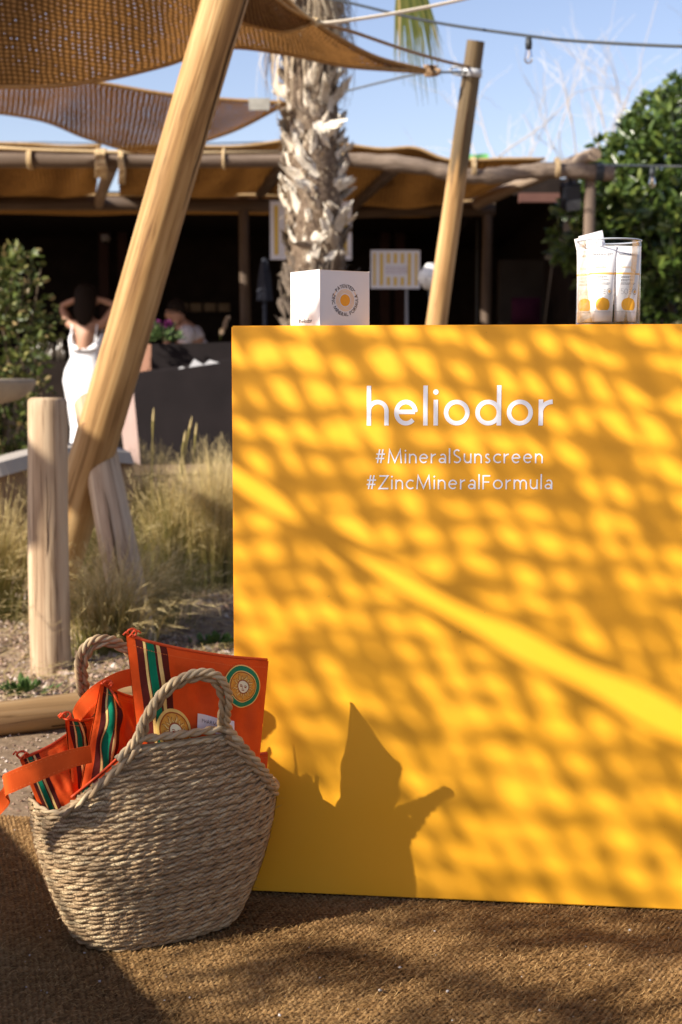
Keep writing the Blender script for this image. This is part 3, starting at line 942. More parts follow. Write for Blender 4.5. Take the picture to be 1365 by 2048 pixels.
def basket():
    ms = tone_mat('seagrass', [(0.0, (0.15, 0.085, 0.035)), (0.35, (0.315, 0.208, 0.108)), (0.7, (0.415, 0.295, 0.165)), (1.0, (0.50, 0.385, 0.225))], 0.6, 0.3, 0, 0.22, 140, 0.15, 0.001)
    mi = simple('basket_inside', (0.24, 0.16, 0.085), (0.34, 0.235, 0.13), 60, 0.9)
    mst = simple('brown_stitch_thread', (0.17, 0.10, 0.055), None, rough=0.8)
    th = thing('basket', 'oval seagrass rope basket with two braided loop handles standing on the mat', 'basket', None, BC)
    def P(name, mb, mat, kind=None):
        o = mb.obj(name, mat); o.parent = th
        o.matrix_parent_inverse = Matrix.Translation(-BC)
        if kind: o['kind'] = kind
        return o
    nrow = int(ZHI / ROWP)
    arcs = []
    for i in range(nrow):
        z = (i + 0.5) * ROWP
        if z < ZLO - 0.022:
            th_ = np.linspace(0, 2 * PI, 145)
            arcs.append((z, [bpt(t + 0.3, z) for t in th_]))
        else:
            for side in (-1, 1):
                tt = np.linspace(0, side * PI, 200)
                pts = []
                for t in tt:
                    p = bpt(t, z); x = (p - BC).dot(BX)
                    if rim_z(x) > z + 0.002: pts.append(p)
                if len(pts) > 4: arcs.append((z, pts))
    for k, (z, pts) in enumerate(arcs):
        mb = MB()
        # small unevenness of each coil
        pts = [p + CUP * (0.0012 * math.sin(j * 0.13 + k * 1.7) + 0.0006 * math.sin(j * 0.41 + k)) for j, p in enumerate(pts)]
        twisted(mb, pts, 2, 0.0021, 0.0031, 0.054 * random.uniform(0.85, 1.15), 6, 0.0042, random.uniform(0, 6.28))
        P('rope_coil', mb, ms)
    # lining and floor
    mb = MB()
    P_ = []
    for z in np.linspace(0, ZHI - 0.006, 26):
        P_.append([bpt(t, z, -0.0015) for t in np.linspace(0, 2 * PI, 80, endpoint=False)])
    G = []
    for row in P_:
        r2 = []
        for p in row:
            q = p.copy(); q.z = min(q.z, BC.z + rim_z((q - BC).dot(BX)) - 0.004); r2.append(q)
        G.append(r2)
    mb.grid(G, closed=True)
    mb.add(G[0], [tuple(range(80))])
    P('lining', mb, mi)
    # braided rim: round the ends and up the slopes, then the loop handles
    def rimpt(t, off=0.0, up=0.0):
        for _ in range(3):
            z = ZLO
            for _k in range(6):
                p = bpt(t, z, off); z = rim_z((p - BC).dot(BX))
        return bpt(t, z, off) + CUP * up
    tt = np.linspace(0, 2 * PI, 500)
    ring = [rimpt(t, 0.002, 0.004) for t in tt]
    for end in (0, 1):          # left end and right end lengths
        pts = []
        for t in (np.linspace(-PI, 0, 300) + (PI / 2 if end == 0 else -PI / 2 + PI)):
            p = rimpt(t, 0.002, 0.004)
            x = (p - BC).dot(BX)
            if (end == 0 and x > XF * 0.98) or (end == 1 and x < -XF * 0.98): pts.append(p)
        pts2 = []
        if len(pts) > 5:
            mb = MB(); twisted(mb, pts, 3, 0.0038, 0.0042, 0.052, 7, 0.004, 0.5 + end, tones=(0.55, 0.95)); P('braided_rim', mb, ms)
    for side in (-1, 1):
        # flat length of the rim between the slopes
        pts = [rimpt(t, 0.001, 0.003) for t in (np.linspace(R(40), R(140), 160) * side)]
        pts = [p for p in pts if abs((p - BC).dot(BX)) < XF * 1.02]
        mb = MB(); twisted(mb, pts, 2, 0.0030, 0.0043, 0.05, 7, 0.004, 1.1, tones=(0.5, 0.9)); P('braided_rim', mb, ms)
        # second cord inside each slope
        for e in (-1, 1):
            pts = []
            for t in np.linspace(0.05, PI / 2, 220):
                tt_ = (t if e > 0 else PI - t) * side
                p = rimpt(tt_, 0.0035, -0.010); x = (p - BC).dot(BX)
                if XF * 0.95 < abs(x) < XE * 0.97: pts.append(p)
            if len(pts) > 5:
                mb = MB(); twisted(mb, pts, 2, 0.0030, 0.0040, 0.05, 6, 0.004, e + 2, tones=(0.4, 0.8)); P('rim_cord', mb, ms)
        # handle: an arch of two twisted cords
        y0 = half_axes(ZHI)[1]
        lean = 0.012 if side < 0 else -0.06
        def arch(xw, zt, off):
            out = []
            ctrl = [(-xw - 0.028, -0.030), (-xw, 0.0), (-xw * 0.90, zt * 0.33), (-xw * 0.60, zt * 0.78), (-xw * 0.12, zt * 1.0), (xw * 0.35, zt * 0.94), (xw * 0.72, zt * 0.60), (xw * 0.86, zt * 0.25), (xw, 0.0), (xw + 0.026, -0.030)]
            C = catmull([(a, b, 0) for a, b in ctrl], 90)
            for a, b, _ in C:
                yy = side * (y0 * (1 - 0.10 * (abs(a) / 0.12) ** 2) + 0.002 + off) - side * (-0.040 if side < 0 else 0.06) * max(0, b) / 0.1 - (0.25 * a * max(0, b) / 0.1 if side < 0 else 0)
                out.append(BC + BX * (a + lean * max(0, b) / 0.1) + BY * yy + CUP * (ZHI + 0.004 + b))
            return out
        hz = 0.104 if side < 0 else 0.135
        mb = MB(); twisted(mb, arch(0.079, hz, 0.001), 3, 0.0034, 0.0037, 0.046, 7, 0.0038, 0.3, tuple(BY), tones=(0.45, 0.95))
        P('handle', mb, ms)
        mb = MB(); twisted(mb, arch(0.069, hz - 0.0105, -0.002), 2, 0.0028, 0.0037, 0.046, 7, 0.0038, 2.0, tuple(BY), tones=(0.35, 0.8))
        P('handle_inner_cord', mb, ms)
    # zigzag stitching
    mb = MB()
    for i in range(nrow - 1):
        z = (i + 0.5) * ROWP
        nz = 190
        pr = None
        for j in range(nz + 1):
            t = 2 * PI * j / nz + 0.3
            zz = z + (ROWP if j % 2 else 0) + random.uniform(-.0012, .0012)
            p = bpt(t, zz, 0.0062)
            if rim_z((p - BC).dot(BX)) < zz + 0.004: pr = None; continue
            if pr is not None and random.random() < 0.86:
                d = (p - pr).normalized(); o = (p - BC); o.z = 0; w = d.cross(o.normalized()) * 0.00042
                mid = (p + pr) / 2 - o.normalized() * 0.0012
                mb.add([pr - w, pr + w, mid + w, mid - w, p + w, p - w], [(0, 1, 2, 3), (3, 2, 4, 5)])
            pr = p
    P('stitching', mb, mst, 'stuff')
    # stray straw ends
    mb = MB()
    for k in range(260):
        t = random.uniform(0, 2 * PI); z = random.uniform(0.01, ZHI - 0.02)
        p = bpt(t, z, 0.006)
        if rim_z((p - BC).dot(BX)) < z + 0.005: continue
        o = (p - BC); o.z = 0; o.normalize()
        d = (o * random.uniform(0.2, 0.9) + CUP.cross(o) * random.gauss(0, 1) + CUP * random.gauss(0, 0.7)).normalized()
        ln = random.uniform(0.005, 0.016)
        mb.t = random.random()
        w = d.cross(o).normalized() * 0.0004 if d.cross(o).length > 1e-3 else CUP * 0.0004
        mb.add([p - w, p + w, p + d * ln + w * .3, p + d * ln - w * .3], [(0, 1, 2, 3)])
    P('stray_straw', mb, ms, 'stuff')
basket()

# ------------------------------------------------------------------ orange pouches in the basket
def pouch_material():
    m, nt, b, out = new_mat('printed_orange_canvas')
    setp(b, 0.72, 0.2)
    tc = nt.nodes.new('ShaderNodeTexCoord')
    sp = nt.nodes.new('ShaderNodeSeparateXYZ'); nt.links.new(tc.outputs['UV'], sp.inputs[0])
    x = math_node(nt, 'MULTIPLY', sp.outputs[0], 10.0)       # UV x in metres, 0.1 m -> 1
    br, cr, gr, og = (0.105, 0.014, 0.010), (0.86, 0.62, 0.22), (0.002, 0.215, 0.105), (0.80, 0.098, 0.012)
    st = [(0.0, og), (0.125, br), (0.235, cr), (0.275, br), (0.292, gr), (0.43, br), (0.475, cr), (0.55, br), (0.69, og)]
    col = ramp(nt, x, st, 'CONSTANT')
    v = coords(nt, 'Object')
    n = noise(nt, v, 16, 6, 0.65)
    mx = nt.nodes.new('ShaderNodeMix'); mx.data_type = 'RGBA'; mx.blend_type = 'MULTIPLY'; mx.inputs['Factor'].default_value = 0.75
    nt.links.new(col, mx.inputs['A']); nt.links.new(ramp(nt, n, [(0.3, (0.86, 0.62, 0.45)), (0.62, (1, 1.0, 1.0))]), mx.inputs['B'])
    nt.links.new(mx.outputs['Result'], b.inputs['Base Color'])
    w = nt.nodes.new('ShaderNodeTexNoise'); w.inputs['Scale'].default_value = 900
    nt.links.new(v, w.inputs['Vector'])
    big = noise(nt, v, 24, 3)
    bump(nt, math_node(nt, 'ADD', math_node(nt, 'MULTIPLY', w.outputs['Fac'], 0.10), big), b, 0.55, 0.007)
    return m
M['pouch'] = pouch_material()
M['strap'] = simple('orange_webbing', (0.70, 0.085, 0.010), (0.82, 0.115, 0.015), 22, 0.75, 0.2, 0.25, 0.003)
M['zip'] = simple('orange_zip', (0.62, 0.055, 0.010), (0.74, 0.09, 0.02), 150, 0.5, 0.4, 0.5, 0.002)
M['green'] = simple('green_print', (0.002, 0.215, 0.105), None, rough=0.7)
M['gold'] = simple('gold_print', (0.66, 0.25, 0.022), (0.82, 0.42, 0.07), 120, 0.6)
M['gold_light'] = simple('light_gold_print', (0.88, 0.55, 0.13), (0.90, 0.64, 0.22), 90, 0.6)
M['cream'] = simple('cream_print', (0.90, 0.80, 0.52), None, rough=0.6)
M['rust'] = simple('rust_print', (0.36, 0.075, 0.015), None, rough=0.6)
M['tagcloth'] = simple('white_label_cloth', (0.80, 0.74, 0.76), None, rough=0.8)
M['thread'] = simple('orange_thread', (0.85, 0.20, 0.05), None, rough=0.7)
class Pouch:
    def __init__(s, label, corners, thick, width, wr=0.004, seed=0, fold=None):
        """corners BL, BR, TL, TR ; width in metres (for the print); soft bulging bag"""
        s.c = [Vector(c) for c in corners]; s.T = thick; s.W = width; s.wr = wr; s.seed = seed; s.fold = fold
        s.n = ((s.c[1] - s.c[0]).cross(s.c[2] - s.c[0])).normalized()
        if s.n.y > 0: s.n = -s.n
        s.th = thing('zip_pouch', label, 'pouch', 'orange pouches in the basket', tuple(s.c[0]))
        s.Hh = (s.c[2] - s.c[0]).length
        mb = MB(); nu, nv = 60, 44
        for side in (1, -1):
            P = []; UV = []
            for i in range(nu + 1):
                u = i / nu
                P.append([s.pos(u, j / nv, side) for j in range(nv + 1)]); UV.append([(u * s.W, j / nv * s.Hh) for j in range(nv + 1)])
            mb.grid(P if side > 0 else P[::-1], UV if side > 0 else UV[::-1])
        s.body = s.part('pouch_body', mb, M['pouch'])
        # zip along the top, with teeth tape
        mb = MB()
        pts = [s.pos(u, 1.0, 0) + CUP * 0.002 for u in np.linspace(0.02, 0.99, 24)]
        mb.tube(pts, 0.0026, 6)
        s.zip = s.part('zip', mb, M['zip'])
        # stitch line below the zip
        mb = MB()
        for k in range(60):
            u = 0.03 + k / 60 * 0.95
            a, b = s.pos(u, 0.955, 1, 0.0006), s.pos(u + 0.009, 0.955, 1, 0.0006)
            w = CUP * 0.0004
            mb.add([a - w, b - w, b + w, a + w], [(0, 1, 2, 3)])
        s.part('stitch_line', mb, M['thread'], True, s.body)
    def part(s, name, mb, mat, smooth=True, under=None):
        o = mb.obj(name, mat, None, smooth)
        if under is not None:
            o.parent = under
            return o
        o.parent = s.th
        o.matrix_parent_inverse = Matrix.Translation(-s.c[0])
        return o
    def pos(s, u, v, side, lift=0.0):
        a, b, c, d = s.c
        p = a * (1 - u) * (1 - v) + b * u * (1 - v) + c * (1 - u) * v + d * u * v
        prof = (max(0, math.sin(PI * u)) ** 0.55) * ((1 - v) ** 0.6 * 0.85 + 0.15 * (1 - v ** 8))
        k = s.seed
        w = s.wr * (math.sin(u * 7 + v * 5 + k) * math.sin(v * 6 - u * 3 + k * 2) + 0.5 * math.sin(u * 15 + k + v * 9) * math.sin(v * 13 + k) + 0.45 * math.sin(u * 21 - v * 17 + k) * math.sin(v * 5 + u * 9) + 0.25 * math.sin(u * 38 + v * 8))
        ed = min(1, 6 * min(u, 1 - u, 1.02 - v))
        p = p + s.n * (side * (s.T / 2 * prof + 0.0012) + w * ed + lift * (1 if side >= 0 else -1))
        if s.fold:      # left edge folded back towards the sun
            fu, fa = s.fold
            if u < fu:
                p = p - s.n * ((fu - u) * s.W * fa)
        p = p + CUP * (-0.006 * math.sin(PI * u) * (v ** 4))
        return p
    def uv(s, px, py):
        """sheet coordinates of a photograph point on the flat bag"""
        q = PLANE(px, py, s.c[2], s.n)
        best = None
        u, v = 0.5, 0.5
        for _ in range(30):
            a, b, c, d = s.c
            p = a * (1 - u) * (1 - v) + b * u * (1 - v) + c * (1 - u) * v + d * u * v
            du = (b - a) * (1 - v) + (d - c) * v; dv = (c - a) * (1 - u) + (d - b) * u
            r = q - p
            A2 = np.array([[du.dot(du), du.dot(dv)], [du.dot(dv), dv.dot(dv)]]); B2 = np.array([du.dot(r), dv.dot(r)])
            e = np.linalg.solve(A2, B2); u += e[0]; v += e[1]
        return u, v
    def sheet(s, u0, v0, rot=0.0):
        cr, sr = math.cos(rot), math.sin(rot)
        return lambda x, y, l: s.pos(u0 + (x * cr - y * sr) / s.W, v0 + (x * sr + y * cr) / s.Hh, 1, 0.0016 + 2 * l)
    def medallion(s, u0, v0, r, ring=True, rot=0.0):
        f = s.sheet(u0, v0, rot)
        mb = MB(); lay_ring(mb, 0, 0, 0.0001, r * (0.70 if ring else 0.86), f, 3e-5, 36); fld = s.part('sun_medallion', mb, M['gold'])
        if ring:
            mb = MB(); lay_ring(mb, 0, 0, r * 0.70, r, f); s.part('medallion_green_ring', mb, M['green'], True, fld)
            mb = MB(); lay_ring(mb, 0, 0, r * 0.99, r * 1.04, f, 1e-4); lay_ring(mb, 0, 0, r * 0.72, r * 0.765, f, 1e-4); s.part('medallion_gold_line', mb, M['gold_light'], True, fld)
            mb = MB(); lay_ring(mb, 0, 0, r * 0.675, r * 0.72, f, 2e-4); s.part('medallion_rust_line', mb, M['rust'], True, fld)
            ri = r * 0.70
        else:
            mb = MB(); lay_ring(mb, 0, 0, r * 0.84, r, f); s.part('medallion_gold_line', mb, M['gold_light'], True, fld)
            mb = MB(); lay_ring(mb, 0, 0, r * 0.80, r * 0.85, f, 2e-4); s.part('medallion_rust_line', mb, M['rust'], True, fld)
            ri = r * 0.86
        # wavy rays, dark outline below pale flame
        for nm, wd, ln, mat, lf in (('ray_outline', 0.150, 0.90, M['rust'], 2e-4), ('ray', 0.105, 0.84, M['gold_light'], 3e-4)):
            mb = MB()
            nr = 18
            for k in range(nr):
                a = 2 * PI * k / nr
                lk = ln if k % 2 == 0 else ln * 0.84
                Lq, Rq = [], []
                for q in range(7):
                    t = q / 6
                    rad = ri * (0.38 + (lk - 0.38) * t)
                    wv = 0.07 * math.sin(t * 2 * PI) * (1 if k % 2 == 0 else -0.6)
                    hw = wd * (1 - t) ** 0.8 + 0.004
                    Lq.append((rad * math.cos(a + wv + hw), rad * math.sin(a + wv + hw))); Rq.append((rad * math.cos(a + wv - hw), rad * math.sin(a + wv - hw)))
                mb.grid([[f(*p, lf), f(*q_, lf)] for p, q_ in zip(Rq, Lq)])
            s.part(nm, mb, mat, True, fld)
        mb = MB(); lay_ring(mb, 0, 0, ri * 0.36, ri * 0.44, f, 4e-4, 30, sy=1.12); s.part('face_outline', mb, M['rust'], True, fld)
        mb = MB(); lay_ring(mb, 0, 0, 0.0001, ri * 0.37, f, 4.2e-4, 30, sy=1.12); s.part('sun_face', mb, M['cream'], True, fld)
        mb = MB()
        q = ri * 0.37
        def st(pts, t): 
            a_, b_ = ribbon2d([(x * q, y * q) for x, y in pts], t * q)
            mb.grid([[f(*x, 5e-4), f(*y, 5e-4)] for x, y in zip(a_, b_)])
        for sx in (-1, 1):
            st(A(sx * 0.42, 0.10, 0.24, 0.22, 150, 30, 8), 0.11)      # brow
            st(A(sx * 0.42, 0.02, 0.19, 0.09, 0, 360, 12), 0.09)     # eye
            st(A(sx * 0.42, 0.03, 0.05, 0.05, 0, 360, 8), 0.09)
        st([(-0.10, 0.20), (-0.12, -0.18), (-0.20, -0.36), (0.0, -0.44), (0.18, -0.36)], 0.08)
        st(A(0, -0.52, 0.30, 0.12, 200, 340, 8), 0.10)
        st(A(0, -0.78, 0.22, 0.10, 160, 20, 8), 0.08)
        s.part('face_lines', mb, M['rust'], True, fld)
    def zip_pull(s, u, mat=None, dirv=None):
        p = s.pos(u, 1.0, 0) + CUP * 0.004
        mb = MB()
        pts = [p + Vector((0.007 * math.cos(a), 0.003 * math.sin(a * 2), 0.006 * math.sin(a) + 0.003)) for a in np.linspace(0, 2 * PI, 12)]
        mb.tube(pts, 0.0019, 6)
        for k in range(5):
            q = p + Vector((random.uniform(-.010, .010), random.uniform(-.004, .004), random.uniform(-.002, .006)))
            mb.tube([q - Vector((.004, 0, .002)), q + Vector((0, 0, .003)), q + Vector((.004, 0, -.001))], 0.0017, 5)
        if dirv is not None:
            d = Vector(dirv)
            mb.tube([p, p + d * 0.5 + CUP * 0.002, p + d], [0.0018, 0.0026, 0.0022], 6)
        s.part('zip_pull', mb, M['zip'], True, s.zip)
def strap(parent, pix, wpx, name='wrist_strap', twist=None):
    """band through photograph points at given depths; pix = (px, py, Y, half-width vector px dx,dy)"""
    A_, B_ = [], []
    for (px, py, Y, dx, dy) in pix:
        A_.append(PX(px - dx, py - dy, Y)); B_.append(PX(px + dx, py + dy, Y))
    n = 90
    a, b = catmull(A_, n), catmull(B_, n)
    mb = MB()
    P = []
    for i in range(n):
        t = Vector(a[min(i + 1, n - 1)] - a[max(i - 1, 0)]); w = Vector(b[i] - a[i])
        nn = t.cross(w).normalized() * 0.0009
        va, vb = Vector(a[i]), Vector(b[i])
        mid = (va + vb) / 2
        P.append([va - nn, mid - nn * 1.1, vb - nn, vb + nn, mid + nn * 1.1, va + nn])
    mb.grid(P, closed=True)
    mb.add(P[0], [tuple(range(6))]); mb.add(P[-1], [tuple(range(6))[::-1]])
    o = parent.part(name, mb, M['strap'], False)
    mb = MB()
    for f in (0.12, 0.88):
        for i in range(0, n - 1, 2):
            p = Vector(a[i]) * (1 - f) + Vector(b[i]) * f; q = Vector(a[i + 1]) * (1 - f) + Vector(b[i + 1]) * f
            t = (q - p); w = Vector(b[i] - a[i]); nn = t.cross(w).normalized()
            if nn.y > 0: nn = -nn
            ww = w.normalized() * 0.0004
            m0, m1 = p + t * 0.1 + nn * 0.0019, p + t * 0.7 + nn * 0.0019
            mb.add([m0 - ww, m1 - ww, m1 + ww, m0 + ww], [(0, 1, 2, 3)])
    parent.part('strap_stitching', mb, M['thread'], True, o)
def pouches():
    nrm = (BX * 0.05 + BY).normalized()
    def pl(px, py, k, n=BY): return PLANE(px, py, BC + BY * k, n)
    # big pouch standing at the back with the two medallions
    k = 0.0
    p1 = Pouch('largest orange pouch, upright, with green ringed sun medallion at its corner', [PX(298, 1600, 2.225), PX(512, 1590, 2.345), PX(262, 1277, 2.150), PX(537, 1322, 2.348)], 0.045, 0.29, 0.0055, 1.0, (0.10, 0.55))
    u, v = p1.uv(495, 1372)
    p1.medallion(u, v, 0.042, True, R(-8))
    p1.zip_pull(0.03)
    strap(p1, [(272, 1352, 2.29, 2, 17), (235, 1362, 2.27, 4, 16), (195, 1385, 2.25, 8, 14), (165, 1415, 2.24, 10, 11), (152, 1440, 2.26, 4, 12), (178, 1428, 2.285, 3, 8), (215, 1385, 2.30, 3, 6), (255, 1362, 2.31, 2, 6)], 15)
    p5 = Pouch('orange pouch lying low along the sloping front rim of the basket', [pl(150, 1660, -0.075), pl(330, 1600, -0.06), pl(140, 1600, -0.075), pl(300, 1452, -0.06)], 0.03, 0.20, 0.003, 4.0)
    u, v = p1.uv(342, 1454)
    p1.medallion(u, v, 0.040, False, 0)
    # label
    uu, vv = p1.uv(428, 1442)
    s = p1.sheet(uu, vv, R(-6))
    mb = MB()
    P = [[s(x, y, 0.0022 + 0.002 * math.sin(x * 60)) for y in (-0.018, 0.013)] for x in np.linspace(-0.042, 0.042, 12)]
    mb.grid(P); lab = p1.part('cloth_label', mb, M['tagcloth'], False)
    mb = MB(); lay_text(mb, 'PHARMASEPT', 0.17, lambda x, y, l: s(x, y, 0.0036 + 0.002 * math.sin(x * 60) + l), 0.0046, -0.034, -0.0015, 0.30, 'l')
    p1.part('label_lettering', mb, M['ink'], False, lab)
    # second pouch, striped edge towards the camera
    p2 = Pouch('leaning orange pouch in the middle of the basket with its zip corner up', [PX(150, 1640, 2.205), PX(330, 1640, 2.33), PX(202, 1368, 2.235), PX(292, 1400, 2.33)], 0.05, 0.20, 0.008, 2.0)
    p2.zip_pull(0.15, None, (0.022, -0.004, -0.035))
    p3 = Pouch('orange pouch half hidden behind the leaning one, striped corner showing', [PX(150, 1640, 2.215), PX(240, 1640, 2.31), PX(132, 1440, 2.225), PX(205, 1432, 2.30)], 0.03, 0.15, 0.004, 3.0)
    p3.zip_pull(0.02)
    p4 = Pouch('lowest orange pouch sagging over the left rim of the basket', [PX(98, 1660, 2.205), PX(250, 1690, 2.24), PX(40, 1520, 2.185), PX(152, 1458, 2.265)], 0.04, 0.21, 0.004, 5.0)
    p4.zip_pull(0.03); p4.zip_pull(0.92)
    strap(p4, [(182, 1508, 2.165, 2, 17), (140, 1518, 2.12, 3, 18), (80, 1540, 2.085, 4, 20), (25, 1563, 2.07, 5, 20), (10, 1572, 2.075, 3, 20), (14, 1590, 2.09, 6, 16), (-10, 1615, 2.10, 10, 15), (-40, 1640, 2.11, 10, 14)], 18)
    p6 = Pouch('orange pouch whose small corner peeks out at the right rim of the basket', [pl(440, 1640, -0.01), pl(528, 1640, -0.01), pl(430, 1500, -0.01), pl(536, 1508, -0.01)], 0.02, 0.12, 0.002, 6.0)
pouches()

# ------------------------------------------------------------------ poles and posts
def log_mesh(Lg, r0, r1, seed=0, sides=22, segs=26, wob=0.01, ripple=0.03, round_top=0.0, bend=None):
    """log along local +Z"""
    mb = MB(); rnd = random.Random(seed)
    ph = [rnd.uniform(0, 6.28) for _ in range(8)]
    P = []
    zs = list(np.linspace(0, 1, segs))
    if round_top: zs += [1.0 + round_top * 0.5 / Lg, 1.0 + round_top / Lg]
    for q, t in enumerate(zs):
        z = t * Lg
        r = r0 + (r1 - r0) * min(t, 1)
        if t > 1: r *= 0.95 if q == segs else 0.80
        cx = wob * math.sin(t * 3.1 + ph[0]) ; cy = wob * math.sin(t * 2.3 + ph[1])
        if bend: cx += bend(t)[0]; cy += bend(t)[1]
        row = []
        for k in range(sides):
            a = 2 * PI * k / sides
            rr = r * (1 + ripple * (math.sin(2 * a + ph[2] + t * 3) * 0.6 + 0.4 * math.sin(3 * a + ph[3] - t * 5) + 0.35 * math.sin(a * 5 + ph[4] + t * 9)))
            row.append((cx + rr * math.cos(a), cy + rr * math.sin(a), z))
        P.append(row)
    mb.grid(P, closed=True)
    mb.add(P[0], [tuple(range(sides))[::-1]]); mb.add(P[-1], [tuple(range(sides))])
    return mb
def log_at(name, p0, p1, r0, r1, mat, parent=None, seed=0, **kw):
    p0, p1 = Vector(p0), Vector(p1); d = p1 - p0
    mb = log_mesh(d.length, r0, r1, seed, **kw)
    me = mb.mesh(name, mat)
    o = link(name, me, parent)
    o.rotation_mode = 'QUATERNION'
    o.rotation_quaternion = Vector((0, 0, 1)).rotation_difference(d.normalized())
    o.location = p0
    return o
M['knot'] = simple('pine_knot', (0.16, 0.075, 0.028), (0.30, 0.17, 0.075), 60, 0.7, 0.2, 0.4, 0.003)
M['crack'] = simple('dark_drying_crack', (0.06, 0.035, 0.02), None, rough=0.95, spec=0.05)
def knots(o, Lg, r0, r1, lst):
    """raised knots: (z fraction, angle, size)"""
    for z, a, s in lst:
        mb = MB()
        r = r0 + (r1 - r0) * z
        c = Vector((math.cos(a) * r * 0.985, math.sin(a) * r * 0.985, z * Lg))
        nx = Vector((math.cos(a), math.sin(a), 0)); tx = Vector((-math.sin(a), math.cos(a), 0))
        P = []
        for q, (rad, hh) in enumerate(((1.0, -0.004), (0.75, 0.0028), (0.45, 0.0042), (0.3, 0.003), (0.02, 0.0034))):
            P.append([c + tx * (s * rad * math.cos(t)) + Vector((0, 0, 1)) * (s * 1.15 * rad * math.sin(t)) + nx * hh for t in np.linspace(0, 2 * PI, 14, endpoint=False)])
        mb.grid(P, closed=True)
        mb.obj('knot', M['knot'], o)
def crack(o, Lg, r0, r1, a, z0, z1, w=0.004):
    """a drying crack along the log, as a thin dark inset strip just proud of the curve"""
    mb = MB()
    n = 30; Lp = []
    for k in range(n):
        t = k / (n - 1); z = z0 + (z1 - z0) * t
        aa = a + 0.03 * math.sin(t * 9) + 0.015 * math.sin(t * 31)
        r = (r0 + (r1 - r0) * z) * 1.012
        ww = w * math.sin(PI * min(1, t * 1.0)) ** 0.5 / r
        Lp.append([(r * math.cos(aa - ww / 2), r * math.sin(aa - ww / 2), z * Lg), (r * math.cos(aa + ww / 2), r * math.sin(aa + ww / 2), z * Lg)])
    mb.grid(Lp); mb.obj('drying_crack', M['crack'], o)
def posts():
    b = PX(71, 1225, 5.42); b.z = -0.1
    t = PX(512, -190, 4.82)
    Lg = (t - b).length
    o = log_at('leaning_pole', b, t, 0.083, 0.076, M['pine'], None, 3, segs=50, wob=0.008, ripple=0.022)
    tag(o, 'thick pale pine pole leaning to the right under the shade sails', 'pole')
    knots(o, Lg, 0.083, 0.076, [(0.325, -2.05, 0.026), (0.315, -1.25, 0.024), (0.785, -1.65, 0.028), (0.60, -1.1, 0.020), (0.47, -1.9, 0.016)])
    crack(o, Lg, 0.083, 0.076, -0.75, 0.22, 0.72, 0.006)
    crack(o, Lg, 0.083, 0.076, -0.62, 0.62, 0.99, 0.009)
    b = GP(104, 1325); t = PX(93, 795, 4.49)
    o = log_at('bollard_post', b - Vector((0, 0, .08)), t - Vector((0, 0, 0.012)), 0.066, 0.0605, M['pine_grey'], None, 5, round_top=0.012, wob=0.003)
    tag(o, 'short upright round-topped pine post standing in gravel, left of the leaning pole', 'post')
    Lg = (t - b).length + .08
    crack(o, Lg, 0.066, 0.0605, -1.45, 0.05, 0.75, 0.004); crack(o, Lg, 0.066, 0.0605, -2.5, 0.05, 0.45, 0.005)
    pass
    b = GP(292, 1292); t = PX(183, 806, 5.42)
    o = log_at('brace_post', b - Vector((0.02, 0, 0.08)), t, 0.070, 0.063, M['pine_grey'], None, 8, round_top=0.012, wob=0.004)
    tag(o, 'pine brace post slanting down behind the leaning pole into dry grass', 'post')
    crack(o, 1.0, 0.070, 0.063, -1.6, 0.05, 0.7, 0.006)
    # far pole
    t = PX(952, 82, 7.3); b = PX(872, 660, 7.55); d = (t - b) / (t.z - b.z); b = b - d * b.z
    o = log_at('far_pole', b, t, 0.066, 0.044, wood('half_weathered_pine', (0.27, 0.145, 0.055), (0.46, 0.28, 0.115), (0.57, 0.385, 0.185), 0.55, weather=((t - b).length * 0.74, (0.30, 0.34, 0.42))), None, 12, segs=40, wob=0.0)
    tag(o, 'slim pale pole leaning behind the counter, carrying a sail corner at its top', 'pole')
    Lg = (t - b).length
    crack(o, Lg, 0.066, 0.046, -1.5, 0.70, 0.97, 0.008)
    mb = MB()
    for zz in (0.942,):
        P = [[(r * math.cos(a), r * math.sin(a), Lg * zz + z) for a in np.linspace(0, 2 * PI, 24, endpoint=False)] for r, z in ((0.050, -0.02), (0.0545, -0.02), (0.0545, 0.02), (0.050, 0.02))]
        mb.grid(P, closed=True)
    mb.tube([(0.05 * math.cos(a) - 0.06, -0.03, Lg * 0.942 + 0.02 * math.sin(a)) for a in np.linspace(0, 2 * PI, 14)], 0.006, 6)
    mb.obj('steel_band', M['steel'], o)
    # edging log lying on the ground
    o = log_at('edging_log', GP(-260, 1462, 0.030), GP(330, 1400, 0.030), 0.047, 0.044, M['pine_dk'], None, 21, wob=0.006)
    tag(o, 'weathered log lying on the ground as edging, left of the basket', 'log')
    crack(o, 1.2, 0.047, 0.044, -0.4, 0.1, 0.9, 0.006)
M['pine_dk'] = wood('old_edging_log', (0.20, 0.12, 0.055), (0.32, 0.20, 0.09), (0.40, 0.27, 0.14), 0.6)
posts()

